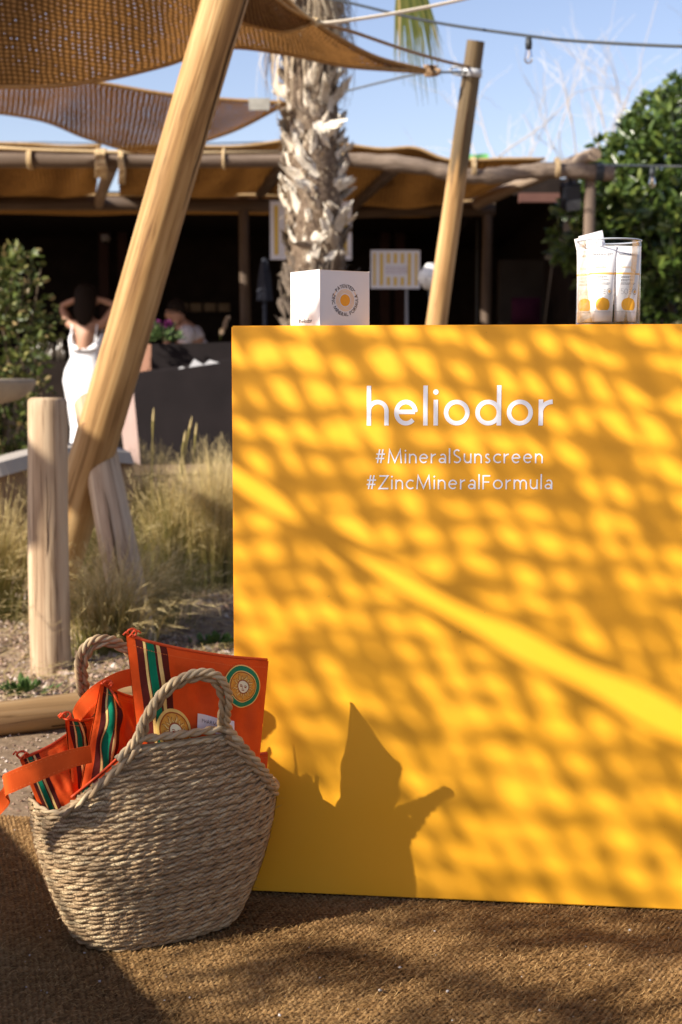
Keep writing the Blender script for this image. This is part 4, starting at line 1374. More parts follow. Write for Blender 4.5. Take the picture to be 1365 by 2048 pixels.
# ------------------------------------------------------------------ burlap shade sails
M['burlap'] = burlap('brown_burlap', (0.135, 0.066, 0.022), (0.28, 0.13, 0.038), 0.025, 0.0, 0.40)
M['burlap_open'] = burlap('open_burlap', (0.19, 0.080, 0.019), (0.26, 0.11, 0.025), 0.032, 0.13, 0.34)
M['burlap_roof'] = burlap('roof_burlap', (0.19, 0.085, 0.021), (0.12, 0.050, 0.011), 0.034, -0.3, 0.32)
M['hem'] = simple('rolled_jute_hem', (0.26, 0.145, 0.055), (0.38, 0.23, 0.10), 40, 0.9, 0.1, 0.6, 0.004)
def ruled(top, bot, n=60, m=26, sag=0.0, wr=0.0, seed=0):
    """sheet between two smooth edge curves given in space, hanging a little"""
    a, b = catmull(top, n), catmull(bot, n)
    P, UV = [], []
    lu = np.concatenate([[0], np.cumsum(np.linalg.norm(np.diff((a + b) / 2, axis=0), axis=1))])
    for i in range(n):
        row, uv = [], []
        lv = np.linalg.norm(b[i] - a[i])
        for j in range(m):
            t = j / (m - 1)
            p = a[i] * (1 - t) + b[i] * t
            z = -sag * math.sin(PI * t) * math.sin(PI * i / (n - 1)) + wr * math.sin(PI * t) * (math.sin(i * 0.5 + t * 3 + seed) + 0.6 * math.sin(i * 0.23 + t * 9 + seed * 2))
            row.append((p[0], p[1], p[2] + z)); uv.append((lu[i], t * lv))
        P.append(row); UV.append(uv)
    return P, UV, a, b
def sail(name, label, top, bot, mat, sag=0.05, wr=0.006, seed=0, hems='tb', hr=0.011):
    th = thing(name, label, 'sail')
    P, UV, a, b = ruled(top, bot, 70, 28, sag, wr, seed)
    mb = MB(); mb.grid(P, UV); mb.obj('burlap_cloth', mat, th)
    for k, c in (('t', a), ('b', b)):
        if k in hems:
            mb = MB(); mb.tube([Vector(p) for p in c], hr, 7); mb.obj('rolled_hem', M['hem'], th)
    return th
def sails():
    # large near sail: far hem is the lower edge in the picture
    bot = [PX(-260, 165, 6.2), PX(-60, 172, 6.2), PX(90, 172, 6.2), PX(210, 158, 6.25), PX(330, 130, 6.3), PX(400, 106, 6.35), PX(470, 94, 6.4), PX(580, 108, 6.5), PX(690, 131, 6.7), PX(780, 139, 6.9), PX(850, 143, 7.1)]
    top = [PX(-420, -420, 5.1), PX(-150, -420, 5.1), PX(50, -400, 5.1), PX(190, -330, 5.2), PX(300, -250, 5.3), PX(380, -160, 5.5), PX(450, -90, 5.7), PX(560, -10, 6.0), PX(640, 52, 6.35), PX(745, 112, 6.8), PX(850, 141, 7.09)]
    sail('shade_sail', 'large brown burlap sail overhead at upper left, its tip roped to the far pole', top, bot, M['burlap'], 0.03, 0.012, 1)
    # coarse flap over it, right of the leaning pole
    bot = [PX(455, 28, 5.9), PX(490, 46, 5.92), PX(560, 62, 5.98), PX(600, 56, 6.05), PX(630, 44, 6.1)]
    top = [PX(440, -60, 5.3), PX(480, -50, 5.35), PX(530, -20, 5.6), PX(580, 18, 5.9), PX(632, 43, 6.1)]
    sail('sail_flap', 'small dark burlap flap with curved hem ending in a rope knot', top, bot, M['burlap'], 0.02, 0.004, 3, 'tb', 0.009)
    # middle sail
    top = [PX(-240, 190, 8.3), PX(-60, 178, 8.4), PX(90, 166, 8.5), PX(180, 164, 8.6), PX(330, 188, 8.7), PX(450, 199, 8.75), PX(572, 206, 8.8)]
    bot = [PX(-240, 225, 10.6), PX(-60, 222, 10.6), PX(80, 240, 10.7), PX(180, 278, 10.8), PX(300, 306, 10.75), PX(450, 268, 9.8), PX(572, 208, 8.82)]
    s = sail('shade_sail', 'see-through open weave burlap sail stretched between palm trunk and pergola beam', top, bot, M['burlap_open'], 0.04, 0.01, 5)
    mb = MB(); c = PX(519, 203, 8.72)
    mb.prism([c + Vector(p) for p in ((-0.065, 0, 0.02), (0.065, 0, 0.02), (0.06, 0, -0.05), (-0.06, 0, -0.05))], (0, 0.02, 0))
    mb.obj('corner_plate', simple('pale_corner_plate', (0.25, 0.24, 0.21), (0.33, 0.32, 0.28), 20, 0.6), s, False)
    # ropes
    def rope(name, label, pts, r, mat, n=40, lay=None):
        mb = MB()
        c = catmull(pts, n)
        if lay: twisted(mb, [Vector(p) for p in c], 3, r * 0.55, r * 0.6, lay, 6, 0.02)
        else: mb.tube([Vector(p) for p in c], r, 7)
        return tag(mb.obj(name, mat), label, 'rope')
    r = rope('sail_rope', 'taut pale rope running up to the right from the sail knot', [PX(628, 48, 6.1), PX(690, 42, 6.15), PX(800, 25, 6.3), PX(930, -2, 6.5), PX(1100, -45, 6.8)], 0.0075, M['rope_pale'])
    r = rope('sail_rope', 'brown rope sagging from the sail knot to the far pole top', [PX(640, 47, 6.12), PX(700, 62, 6.3), PX(800, 96, 6.8), PX(880, 120, 7.1), PX(938, 134, 7.28)], 0.008, M['rope_brown'])
    r = rope('sail_rope', 'dark wire running left from the far pole hook to the palm', [PX(690, 183, 8.6), PX(770, 163, 8.0), PX(845, 147, 7.3), PX(935, 144, 7.28)], 0.006, M['wire'])
    r = rope('tie_cord', 'cord tied from the flap knot up out of the picture', [PX(632, 44, 6.08), PX(600, 20, 5.8), PX(560, -20, 5.5)], 0.006, M['rope'])
    # knots
    def knot(name, label, c, s, mat):
        mb = MB(); rr = random.Random(int(c.x * 1000))
        for k in range(4):
            ax = Vector((rr.gauss(0, 1), rr.gauss(0, 1), rr.gauss(0, 1))).normalized(); o_ = ax.orthogonal().normalized(); q = ax.cross(o_)
            mb.tube([c + (o_ * math.cos(a) + q * math.sin(a)) * s * rr.uniform(.6, 1) + Vector((rr.uniform(-s, s) * .8, 0, 0)) for a in np.linspace(0, 2 * PI, 12)], s * 0.34, 6)
        return tag(mb.obj(name, mat), label, 'knot')
    knot('rope_knot', 'pale rope knot at the corner of the burlap flap', PX(632, 45, 6.08), 0.018, M['rope'])
    knot('rope_knot', 'lumpy brown lashing at the sail tip beside the far pole', PX(862, 142, 7.25), 0.028, M['rope_brown'])
sails()

# ------------------------------------------------------------------ unseen net sail on the left, threads shaped to dapple the counter
def dapple_sail():
    mat, nt, b, out = new_mat('coarse_jute_net')       # yarn made part transparent to soften the dapple
    b.inputs['Base Color'].default_value = (0.32, 0.19, 0.08, 1); setp(b, 0.9, 0.1)
    tp = nt.nodes.new('ShaderNodeBsdfTransparent'); mx = nt.nodes.new('ShaderNodeMixShader'); mx.inputs[0].default_value = 0.15
    nt.links.new(b.outputs[0], mx.inputs[1]); nt.links.new(tp.outputs[0], mx.inputs[2]); nt.links.new(mx.outputs[0], out.inputs[0])
    ZS = 2.05
    def up(p):
        """where the sun ray through p crosses the height of the sail"""
        t = (ZS - p.z) / -L.z
        return p - L * t
    def wuv(px, py):
        p = PLANE(px, py, CL, CNF) - CL
        return p.dot(CU), p.z
    W = lambda u, z: up(CL + CU * u + CUP * z)        # place on the sail whose shadow falls on this place of the counter front
    # slit between the two panels, by where its light falls
    eu = [wuv(*q) for q in ((380, 862), (470, 925), (580, 1000), (625, 1052), (690, 1085), (900, 1188), (1365, 1405), (1600, 1512))]
    ed = [wuv(*q) for q in ((380, 920), (470, 985), (580, 1045), (625, 1054), (690, 1113), (900, 1248), (1365, 1494), (1600, 1620))]
    zup = lambda u: float(np.interp(u, [p[0] for p in eu], [p[1] for p in eu]))
    zdn = lambda u: float(np.interp(u, [p[0] for p in ed], [p[1] for p in ed]))
    rr = random.Random(4)
    U0, U1, Z0, Z1 = -0.30, 1.30, -0.04, 1.05
    PU, PZ, SK = 0.060, 0.055, 0.50
    def band(mb, pts, hw, vert, ph):
        P = []
        for k, (u, z) in enumerate(pts):
            w = hw * (1 + 0.40 * math.sin(k * 0.55 + ph) + 0.30 * math.sin(k * 1.3 + ph * 3) + (0.7 if math.sin(k * 0.17 + ph * 7) > 0.93 else 0))
            P.append([W(u, z - w), W(u, z) + Vector((0, 0, 0.002)), W(u, z + w)] if not vert else [W(u - w, z), W(u, z) + Vector((0, 0, 0.002)), W(u + w, z)])
        mb.grid(P)
    def runs(pts, side):
        out_, cur = [], []
        for u, z in pts:
            ok = U0 <= u <= U1 and z <= Z1 and (z > zup(u) + 0.006 if side == 0 else z < zdn(u) - 0.006)
            if ok: cur.append((u, z))
            else:
                if len(cur) > 2: out_.append(cur)
                cur = []
        if len(cur) > 2: out_.append(cur)
        return out_
    lines = []
    z = Z0 - 0.02
    while z < Z1 + 0.5:
        ph = rr.uniform(0, 6); n = 110
        lines.append(([(U0 + (U1 - U0) * k / n, z - 0.10 * (U0 + (U1 - U0) * k / n) + 0.006 * math.sin(k * 0.31 + ph) + 0.010 * math.sin(k * 0.07 + z * 5)) for k in range(n + 1)], PZ * 0.20 * rr.uniform(0.6, 1.5), False, ph))
        z += PZ * rr.uniform(0.86, 1.14) * (1 + 0.16 * math.sin(z * 9.0))
    for k in range(26):          # loose threads added below the net to streak the mat with shade
        ph = rr.uniform(0, 6); z = rr.uniform(-0.55, -0.06); ua = rr.uniform(0.35, 0.95); ub = ua + rr.uniform(0.12, 0.4)
        lines.append(([(ua + (ub - ua) * q / 24, z + 0.02 * math.sin(q * 0.3 + ph)) for q in range(25)], rr.uniform(0.010, 0.026), False, ph))
    u = U0 - 0.7
    while u < U1 + 0.1:
        ph = rr.uniform(0, 6); n = 90
        zl = Z0 - (rr.uniform(0.05, 0.40) if rr.random() < 0.4 else 0.0)
        lines.append(([(u + SK * (Z1 - (zl + (Z1 - zl) * k / n)) + 0.005 * math.sin(k * 0.33 + ph) + 0.006 * math.sin(k * .11), zl + (Z1 - zl) * k / n) for k in range(n + 1)], PU * 0.185 * rr.uniform(0.6, 1.5), True, ph))
        u += PU * rr.uniform(0.86, 1.14) * (1 + 0.16 * math.sin(u * 11.0))
    for side, lab in ((0, 'unseen coarse jute net sail shaped to dapple the counter, nearer the counter side of its slit'), (1, 'unseen coarse jute net sail shaped to dapple the counter, on the far side of the slit')):
        th = thing('dapple_sail', lab, 'sail')
        mb = MB()
        for pts, hw, vert, ph in lines:
            for r_ in runs(pts, side): band(mb, r_, hw, vert, ph)
        # knots where threads gather: a few thick clumps
        tag(mb.obj('net_threads', mat, th), kind='stuff')
        mb = MB()
        e = [W(u, zup(u) + 0.004) if side == 0 else W(u, zdn(u) - 0.004) for u in np.linspace(U0, U1, 60)]
        mb.tube(e, [0.010 + 0.005 * math.sin(k * .8) for k in range(60)], 6); mb.obj('rolled_hem', M['hem'], th)
dapple_sail()

# plank block added out of view on the left to shade the mat
def bench():
    m = wood('shade_block_timber', (0.25, 0.18, 0.12), (0.36, 0.27, 0.18), (0.45, 0.35, 0.25), 0.4)
    H = 0.46
    e0, e1 = Vector((-0.24, 1.94, 0)), Vector((-0.70, 2.85, 0))
    off = Vector((L.x, L.y, 0)) * (H / -L.z)
    a, b = e0 - off, e1 - off
    d = (b - a).normalized(); a = a - d * 0.9; b = b + d * 0.05
    nrm = Vector((d.y, -d.x, 0))
    if nrm.x > 0: nrm = -nrm
    th = thing('shade_block', 'unseen low plank block added left of the mat to shade it', 'bench', None, (a.x, a.y, 0))
    Lg = (b - a).length
    for k in range(4):
        mb = MB(); c = (b - a) / 2 + nrm * (0.06 + k * 0.115) + CUP * (H - 0.02)
        mb.box(c, (Lg, 0.11, 0.04), (d, nrm, CUP)); mb.obj('top_plank', m, th, False)
    for s in (0.02, 0.44):
        for k in range(3):
            mb = MB(); mb.box((b - a) / 2 + nrm * (s + 0.01) + CUP * (0.07 + k * 0.14), (Lg - 0.03, 0.03, 0.136), (d, nrm, CUP)); mb.obj('side_plank', m, th, False)
bench()

# unseen second sail added on the left, cut to shade the grass bed and posts
def bed_sail():
    ZS = 2.45
    up = lambda p: p - L * ((ZS - p.z) / -L.z)
    top = [up(PX(20, 975, 4.49)), up(PX(150, 950, 4.49)), up(PX(195, 870, 5.3)), up(PX(345, 960, 6.1)), up(PX(500, 1058, 6.15))]
    bot = [up(PX(20, 1105, 4.49)), up(PX(150, 1120, 4.49)), up(GP(195, 1268)), up(GP(330, 1292)), up(GP(520, 1222))]
    sail('shade_sail', 'unseen burlap sail added on the left, outline shaped to shade the grass bed', top, bot, M['burlap_roof'], 0.04, 0.01, 9)
bed_sail()

# ------------------------------------------------------------------ palm
PALM = PX(632, 600, 9.0); PALM.z = 0
def palm():
    th = thing('palm_tree', 'shaggy palm trunk with papery leaf bases behind the white box', 'palm', None, tuple(PALM))
    core = simple('palm_trunk_fibre', (0.10, 0.07, 0.048), (0.22, 0.165, 0.12), 40, 0.95, 0.05, 0.8, 0.02)
    def ax(z):      # trunk axis offset and radius by height
        t = z / 3.6
        return Vector((-0.030 * t + 0.02 * math.sin(z * 1.3), 0, 0)), 0.185 - 0.030 * min(1, t)
    mb = MB(); P = []
    for z in np.linspace(-0.05, 3.75, 40):
        o, r = ax(z)
        P.append([o + Vector((r * (1 + .05 * math.sin(k * 2.1 + z * 9)) * math.cos(2 * PI * k / 24), r * math.sin(2 * PI * k / 24), z)) for k in range(24)])
    mb.grid(P, closed=True); mb.obj('trunk', core, th)
    # leaf bases: curved papery plates
    m, nt, b, out = new_mat('palm_leaf_base')
    setp(b, 0.8, 0.15)
    oi = nt.nodes.new('ShaderNodeObjectInfo')
    n = noise(nt, coords(nt, 'Object', (1, 1, 0.3)), 45, 4)
    f = math_node(nt, 'ADD', math_node(nt, 'MULTIPLY', oi.outputs['Random'], 0.8), math_node(nt, 'MULTIPLY', n, 0.4))
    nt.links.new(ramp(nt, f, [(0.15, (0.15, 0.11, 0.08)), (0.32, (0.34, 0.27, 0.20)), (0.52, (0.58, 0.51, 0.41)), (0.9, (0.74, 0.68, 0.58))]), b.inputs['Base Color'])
    bump(nt, n, b, 0.4, 0.01)
    meshes = []
    for q in range(9):
        rr = random.Random(q + 40)
        mb = MB(); nL, nW = 7, 6
        ln = rr.uniform(0.8, 1.2); wd = rr.uniform(0.55, 0.85)
        cut = rr.uniform(-0.35, 0.35)
        P = []
        for i in range(nL):
            t = i / (nL - 1)
            row = []
            w = wd * (1 - 0.55 * t ** 1.5)
            for j in range(nW):
                s = j / (nW - 1) * 2 - 1
                x = s * w * 0.5
                tt = t * (1 + cut * s * t * 0.9 + 0.22 * math.sin(j * 2.7 + q))
                row.append((x + 0.06 * math.sin(t * 4 + q), -0.10 - 0.42 * t ** 1.4 * (0.6 + 0.4 * rr.random()) + 0.22 * s * s * w, tt * ln + 0.03 * math.sin(j * 1.9 + q * t)))
            P.append(row)
        Q = [[(p[0], p[1] + 0.035, p[2]) for p in row] for row in P]
        mb.grid(P); mb.grid([r[::-1] for r in Q])
        # rim joining both skins
        rim = [(P[i][0], Q[i][0]) for i in range(nL)] + [(P[-1][j], Q[-1][j]) for j in range(1, nW)] + [(P[i][-1], Q[i][-1]) for i in range(nL - 2, -1, -1)]
        mb.grid([list(r) for r in rim])
        meshes.append(mb.mesh('leaf_base', m))
    m_low = simple('shaded_leaf_base', (0.085, 0.066, 0.052), (0.20, 0.16, 0.125), 30, 0.9, 0.1, 0.4, 0.01)  # low bases darker: shade on the lower trunk put into the colour
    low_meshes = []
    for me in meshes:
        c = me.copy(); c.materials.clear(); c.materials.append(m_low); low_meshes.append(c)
    # (local -Y points out of the trunk)
    rr = random.Random(11)
    i = 0; z = 0.55
    ga = 2.39996
    while z < 3.45 and i < 290:
        o, r = ax(z)
        a = -PI / 2 + ((i * ga) % (2 * PI) - PI) * 0.70 + rr.uniform(-.2, .2)       # the sides one can see
        low = z < 1.45
        sc = (rr.uniform(0.13, 0.22) if low else rr.uniform(0.075, 0.15)) if z < 2.75 else rr.uniform(0.05, 0.08)
        mi_ = rr.randrange(9)
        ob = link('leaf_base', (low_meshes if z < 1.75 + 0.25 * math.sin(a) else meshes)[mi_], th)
        ob.location = o + Vector((r * 0.93 * math.cos(a), r * 0.93 * math.sin(a), z))
        tilt = rr.uniform(-0.35, 0.05) if low else rr.uniform(-0.35, 0.25)
        if rr.random() < 0.12: tilt += 0.5
        M3 = Matrix.Rotation(a + PI / 2, 4, 'Z') @ Matrix.Rotation(tilt, 4, 'X') @ Matrix.Rotation(rr.gauss(0, .7), 4, 'Y')
        ob.rotation_euler = M3.to_euler(); ob.scale = (sc * rr.uniform(.8, 1.3), sc, sc * rr.uniform(.9, 1.2))
        i += 1; z += 0.0105 if not low else 0.0125
    # shreds of fibre
    mb = MB()
    for k in range(1800):
        z = random.uniform(0.6, 3.5); a = random.uniform(0, 2 * PI); o, r = ax(z)
        p = o + Vector((r * math.cos(a), r * math.sin(a), z)); d = Vector((math.cos(a), math.sin(a), random.uniform(-0.8, 0.8))).normalized()
        ln = random.uniform(0.03, 0.10); w = Vector((-math.sin(a), math.cos(a), 0)) * random.uniform(.002, .006)
        mb.t = random.random()
        mb.add([p - w, p + w, p + d * ln * .6 + w * .7, p + d * ln * .6 - w * .7, p + d * ln + Vector((0, 0, -.02))], [(0, 1, 2, 3), (3, 2, 4)])
    dry = tone_mat('dry_palm_fibre', [(0, (0.16, 0.11, 0.07)), (0.5, (0.36, 0.28, 0.19)), (1, (0.55, 0.46, 0.33))], 0.85, 0.1)
    tag(mb.obj('trunk_fibre', dry, th, False), kind='stuff')
    # hanging dead skirt
    mb = MB()
    for k in range(420):
        a = random.uniform(0, 2 * PI); o, r = ax(3.4)
        z0 = random.uniform(3.05, 3.75)
        p = o + Vector(((r + .02) * math.cos(a), (r + .02) * math.sin(a), z0)); out_ = Vector((math.cos(a), math.sin(a), 0))
        ln = random.uniform(0.25, 0.65); w = Vector((-math.sin(a), math.cos(a), 0)) * random.uniform(.004, .011)
        mb.t = random.random(); pr = None; pts = []
        bulge = random.uniform(0.03, 0.16)
        for q in range(5):
            t = q / 4
            pts.append(p + out_ * (bulge * math.sin(t * 2.2)) + Vector((random.gauss(0, .006), random.gauss(0, .006), -ln * t)))
        for q in range(4):
            mb.add([pts[q] - w * (1 - q * .2), pts[q] + w * (1 - q * .2), pts[q + 1] + w * (.8 - q * .2), pts[q + 1] - w * (.8 - q * .2)], [(0, 1, 2, 3)])
    tag(mb.obj('dead_leaf_skirt', dry, th, False), kind='stuff')
    # fan fronds
    green = tone_mat('palm_frond_green', [(0, (0.05, 0.07, 0.012)), (0.45, (0.11, 0.13, 0.025)), (0.8, (0.25, 0.22, 0.06)), (1, (0.45, 0.33, 0.13))], 0.5, 0.35, 0.2)
    rr = random.Random(5)
    dirs = [(k * 2.39996, 0.15 + 0.05 * k) for k in range(16)]
    dirs.append((-0.50, -0.62))
    for k, (a, el) in enumerate(dirs):
        mb = MB()
        base = ax(3.7)[0] + Vector((0, 0, 3.72 + 0.02 * k))
        if k == 16:
            tip = PX(800, -115, 9.0 - 0.35) - PALM; base = ax(3.7)[0] + Vector((0.05, -0.05, 3.75))
            pet = [base, (base + tip) / 2 + Vector((0, 0, 0.16)), tip]
            drop = Vector((0.30, -0.1, -1)).normalized()
        else:
            d = Vector((math.cos(a) * math.cos(el), math.sin(a) * math.cos(el), math.sin(el)))
            tip = base + d * 0.75; pet = [base, base + d * 0.4 + Vector((0, 0, .06)), tip]
            drop = (d + Vector((0, 0, -0.35))).normalized()
        mb.t = 0.8; mb.tube([Vector(p) for p in catmull(pet, 8)], [0.016] * 4 + [0.010] * 4, 5)
        side = drop.cross(Vector((0, 0, 1))); side = side.normalized() if side.length > 1e-3 else Vector((1, 0, 0))
        if k == 16: side = Vector((1, 0.15, 0.25)).normalized()
        nseg = 44 if k == 16 else 26
        for s in range(nseg):
            f = (s / (nseg - 1) * 2 - 1)
            ang = f * (0.36 if k == 16 else 1.25)
            dd = (drop * math.cos(ang) + side * math.sin(ang)).normalized()
            ln = (0.62 if k == 16 else 0.6) * (1 - 0.25 * abs(f)) * rr.uniform(0.8, 1.1)
            pts = []
            for q in range(6):
                t = q / 5
                pts.append(tip + dd * ln * t + Vector((0, 0, -0.28 * t * t * ln * 2)) + Vector((rr.gauss(0, .008), 0, 0)) * t)
            mb.t = min(1, max(0, rr.gauss(0.5, 0.28)))
            wv = (side.cross(dd).cross(dd) if k != 16 else side - dd * side.dot(dd)).normalized() * (0.016 if k == 16 else 0.012)
            for q in range(5):
                w0, w1 = wv * (1 - q / 5) , wv * (1 - (q + 1) / 5.2)
                if q >= 3: pass
                mb.add([pts[q] - w0, pts[q] + w0, pts[q + 1] + w1, pts[q + 1] - w1], [(0, 1, 2, 3)])
        mb.obj('frond', green, th, False)
palm()

# ------------------------------------------------------------------ pergola with burlap roof
def pergola():
    th = thing('pergola', 'rough log pergola roofed with sagging brown burlap across the background', 'pergola')
    YF, YB = 11.0, 13.5
    def lg(name, p0, p1, r0, r1, mat, seed, **kw):
        return log_at(name, p0, p1, r0, r1, mat, th, seed, **kw)
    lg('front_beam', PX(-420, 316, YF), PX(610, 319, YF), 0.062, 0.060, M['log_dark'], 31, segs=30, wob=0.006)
    b = [PX(600, 316, YF + .02), PX(720, 321, YF), PX(840, 333, YF), PX(920, 350, YF), PX(985, 352, YF), PX(1060, 343, YF), PX(1130, 341, YF), PX(1228, 346, YF)]
    mb = MB(); mb.tube([Vector(p) for p in catmull(b, 50)], [0.060 + 0.006 * math.sin(k * .7) + 0.004 * math.sin(k * 1.9) for k in range(50)], 16)
    mb.obj('front_beam', simple('knobbly_log', (0.13, 0.095, 0.07), (0.26, 0.20, 0.155), 9, 0.8, 0.2, 0.6, 0.02, stretch=(0.6, 5, 5)), th)
    mb = MB(); c0, c1 = PX(1190, 344, YF), PX(1206, 344, YF)
    mb.tube([c0, c1], [0.072, 0.072], 16); mb.obj('cable_wrap', M['cable'], th)
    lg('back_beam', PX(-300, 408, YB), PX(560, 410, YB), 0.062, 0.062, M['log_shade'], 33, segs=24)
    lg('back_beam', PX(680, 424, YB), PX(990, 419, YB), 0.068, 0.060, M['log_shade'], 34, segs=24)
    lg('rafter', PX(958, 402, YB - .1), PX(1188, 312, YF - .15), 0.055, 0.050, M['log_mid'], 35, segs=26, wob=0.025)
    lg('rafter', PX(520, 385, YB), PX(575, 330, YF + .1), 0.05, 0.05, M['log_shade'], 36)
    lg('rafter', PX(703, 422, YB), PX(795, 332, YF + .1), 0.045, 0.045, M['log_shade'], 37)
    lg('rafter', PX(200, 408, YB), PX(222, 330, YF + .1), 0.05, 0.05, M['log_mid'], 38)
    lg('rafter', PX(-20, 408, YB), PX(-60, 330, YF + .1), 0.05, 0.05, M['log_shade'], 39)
    def post(px, pyt, Y, r, mat, seed):
        t = PX(px, pyt, Y); b = Vector((t.x, Y, 0))
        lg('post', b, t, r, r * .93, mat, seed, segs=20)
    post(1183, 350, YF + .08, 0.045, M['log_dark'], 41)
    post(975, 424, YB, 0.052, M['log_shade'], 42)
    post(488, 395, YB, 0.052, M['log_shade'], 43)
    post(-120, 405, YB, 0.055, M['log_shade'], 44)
    # roof cloths
    def roof(top, bot, sag, seed):
        P, UV, a, b = ruled(top, bot, 40, 22, sag, 0.03, seed)
        mb = MB(); mb.grid(P, UV); mb.obj('burlap_roof', M['burlap_roof'], th)
        mb = MB(); mb.tube([Vector(p) for p in a], 0.012, 6); mb.obj('rolled_hem', M['hem2'], th)
    Z = lambda px, py, Y, dz=0.06: PX(px, py, Y) + Vector((0, 0, dz))
    roof([Z(-420, 306, YF), Z(-100, 302, YF), Z(40, 304, YF), Z(130, 309, YF), Z(203, 308, YF)], [Z(-300, 404, YB), Z(-100, 402, YB), Z(60, 405, YB), Z(140, 408, YB), Z(192, 400, YB)], 0.12, 1)
    roof([Z(236, 312, YF), Z(330, 308, YF), Z(440, 310, YF), Z(510, 306, YF), Z(600, 292, YF)], [Z(240, 404, YB), Z(330, 406, YB), Z(420, 410, YB), Z(490, 400, YB), Z(575, 405, YB)], 0.10, 2)
    roof([Z(660, 300, YF), Z(760, 314, YF), Z(830, 312, YF), Z(900, 336, YF), Z(1010, 334, YF), Z(1090, 334, YF)], [Z(640, 425, YB), Z(740, 426, YB), Z(820, 432, YB), Z(880, 420, YB), Z(930, 412, YB), Z(960, 404, YB)], 0.10, 3)
    roof([Z(-300, 400, YB + .1), Z(100, 402, YB + .1), Z(330, 404, YB + .1), Z(560, 404, YB + .1), Z(760, 424, YB + .1), Z(960, 414, YB + .1)], [Z(-300, 436, 15.6), Z(100, 440, 15.6), Z(330, 440, 15.6), Z(560, 440, 15.6), Z(760, 444, 15.6), Z(960, 438, 15.6)], 0.05, 4)
    # lashings of cord hanging from the beam
    for px, n_, ln in ((196, 2, 36), (207, 2, 40), (243, 2, 48), (60, 2, 16), (449, 1, 22), (688, 1, 25), (945, 2, 26), (1112, 2, 26), (1250, 0, 0)):
        for q in range(n_):
            mb = MB(); c = PX(px + q * 5, 318 if px < 600 else 336 if px > 900 else 320, YF)
            pts = [c + Vector((0, 0.075 * math.sin(a), 0.072 * math.cos(a))) for a in np.linspace(-PI, PI, 18)]
            mb.tube(pts, 0.010, 6)
            if ln > 30:
                e = PX(px + q * 7 - 3, 320 + ln, YF - 0.09)
                mb.tube([c + Vector((0, -.085, -.02)), (c + e) / 2 + Vector((0.01, -.05, 0)), e], [0.012, 0.016, 0.013], 6)
            mb.obj('lashing', M['rope'], th)
    mb = MB(); mb.tube([PX(-100, 290, YF - .05), PX(60, 299, YF - .05), PX(190, 303, YF - .05), PX(320, 306, YF - 0.05), PX(560, 304, YF - .05)], 0.012, 6); mb.obj('hem_rope', M['rope'], th)
M['hem2'] = simple('pale_jute_hem', (0.30, 0.19, 0.085), (0.42, 0.28, 0.14), 30, 0.9, 0.1)
pergola()

# ------------------------------------------------------------------ dark bar building
def building():
    th = thing('bar_building', 'dark shaded bar building standing under and behind the pergola', 'building')
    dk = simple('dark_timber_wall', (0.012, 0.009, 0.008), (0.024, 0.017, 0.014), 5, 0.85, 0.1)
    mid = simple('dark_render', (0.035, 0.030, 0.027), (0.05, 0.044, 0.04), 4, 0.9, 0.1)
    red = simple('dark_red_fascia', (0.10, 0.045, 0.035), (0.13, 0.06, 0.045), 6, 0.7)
    def bx(name, x0, x1, y0, y1, z0, z1, mat):
        mb = MB(); mb.box(((x0 + x1) / 2, (y0 + y1) / 2, (z0 + z1) / 2), (x1 - x0, y1 - y0, z1 - z0)); mb.obj(name, mat, th, False)
    xl = PX(-500, 400, 19).x; xr = PX(1180, 400, 19).x
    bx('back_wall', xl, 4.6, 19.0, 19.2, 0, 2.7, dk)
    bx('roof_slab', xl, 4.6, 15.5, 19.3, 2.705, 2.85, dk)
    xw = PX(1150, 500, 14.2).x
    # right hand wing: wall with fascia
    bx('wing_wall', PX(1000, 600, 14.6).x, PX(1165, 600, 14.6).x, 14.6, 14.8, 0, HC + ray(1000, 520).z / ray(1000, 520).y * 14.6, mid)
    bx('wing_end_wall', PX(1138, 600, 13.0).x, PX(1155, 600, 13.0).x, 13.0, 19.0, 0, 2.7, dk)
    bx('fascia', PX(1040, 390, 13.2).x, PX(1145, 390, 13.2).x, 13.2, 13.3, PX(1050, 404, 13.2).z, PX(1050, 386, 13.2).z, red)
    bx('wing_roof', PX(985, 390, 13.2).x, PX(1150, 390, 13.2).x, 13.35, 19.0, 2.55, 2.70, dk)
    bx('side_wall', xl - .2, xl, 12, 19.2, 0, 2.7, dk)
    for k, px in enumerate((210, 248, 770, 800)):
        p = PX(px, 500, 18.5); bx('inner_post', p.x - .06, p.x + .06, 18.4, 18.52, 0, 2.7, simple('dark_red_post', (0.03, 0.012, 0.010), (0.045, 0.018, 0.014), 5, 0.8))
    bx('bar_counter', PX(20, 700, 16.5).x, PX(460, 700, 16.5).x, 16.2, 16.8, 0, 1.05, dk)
    # dim bottles and glasses on the shelf behind the bar
    gl = simple('bar_bottle_glass', (0.05, 0.045, 0.04), (0.10, 0.08, 0.06), 10, 0.25, 0.5)
    rr = random.Random(3)
    for k in range(34):
        px = rr.choice([rr.uniform(355, 460), rr.uniform(200, 300), rr.uniform(60, 130)])
        p = PX(px, 640, 16.4); p.z = 1.05; mb = MB()
        h = rr.uniform(0.14, 0.30)
        mb.tube([p, p + CUP * h * .6, p + CUP * h * .72, p + CUP * h], [0.035, 0.035, 0.014, 0.014], 8)
        mb.obj('bottle', gl, th)
    bs = simple('bar_shelf_wood', (0.12, 0.085, 0.05), (0.18, 0.13, 0.08), 8, 0.7)
    for q in range(4):
        p = PX(365 + q * 28, 615, 18.2); mb = MB(); mb.box(p, (0.14, 0.1, 0.10)); mb.obj('shelf_box', bs, th, False)
building()

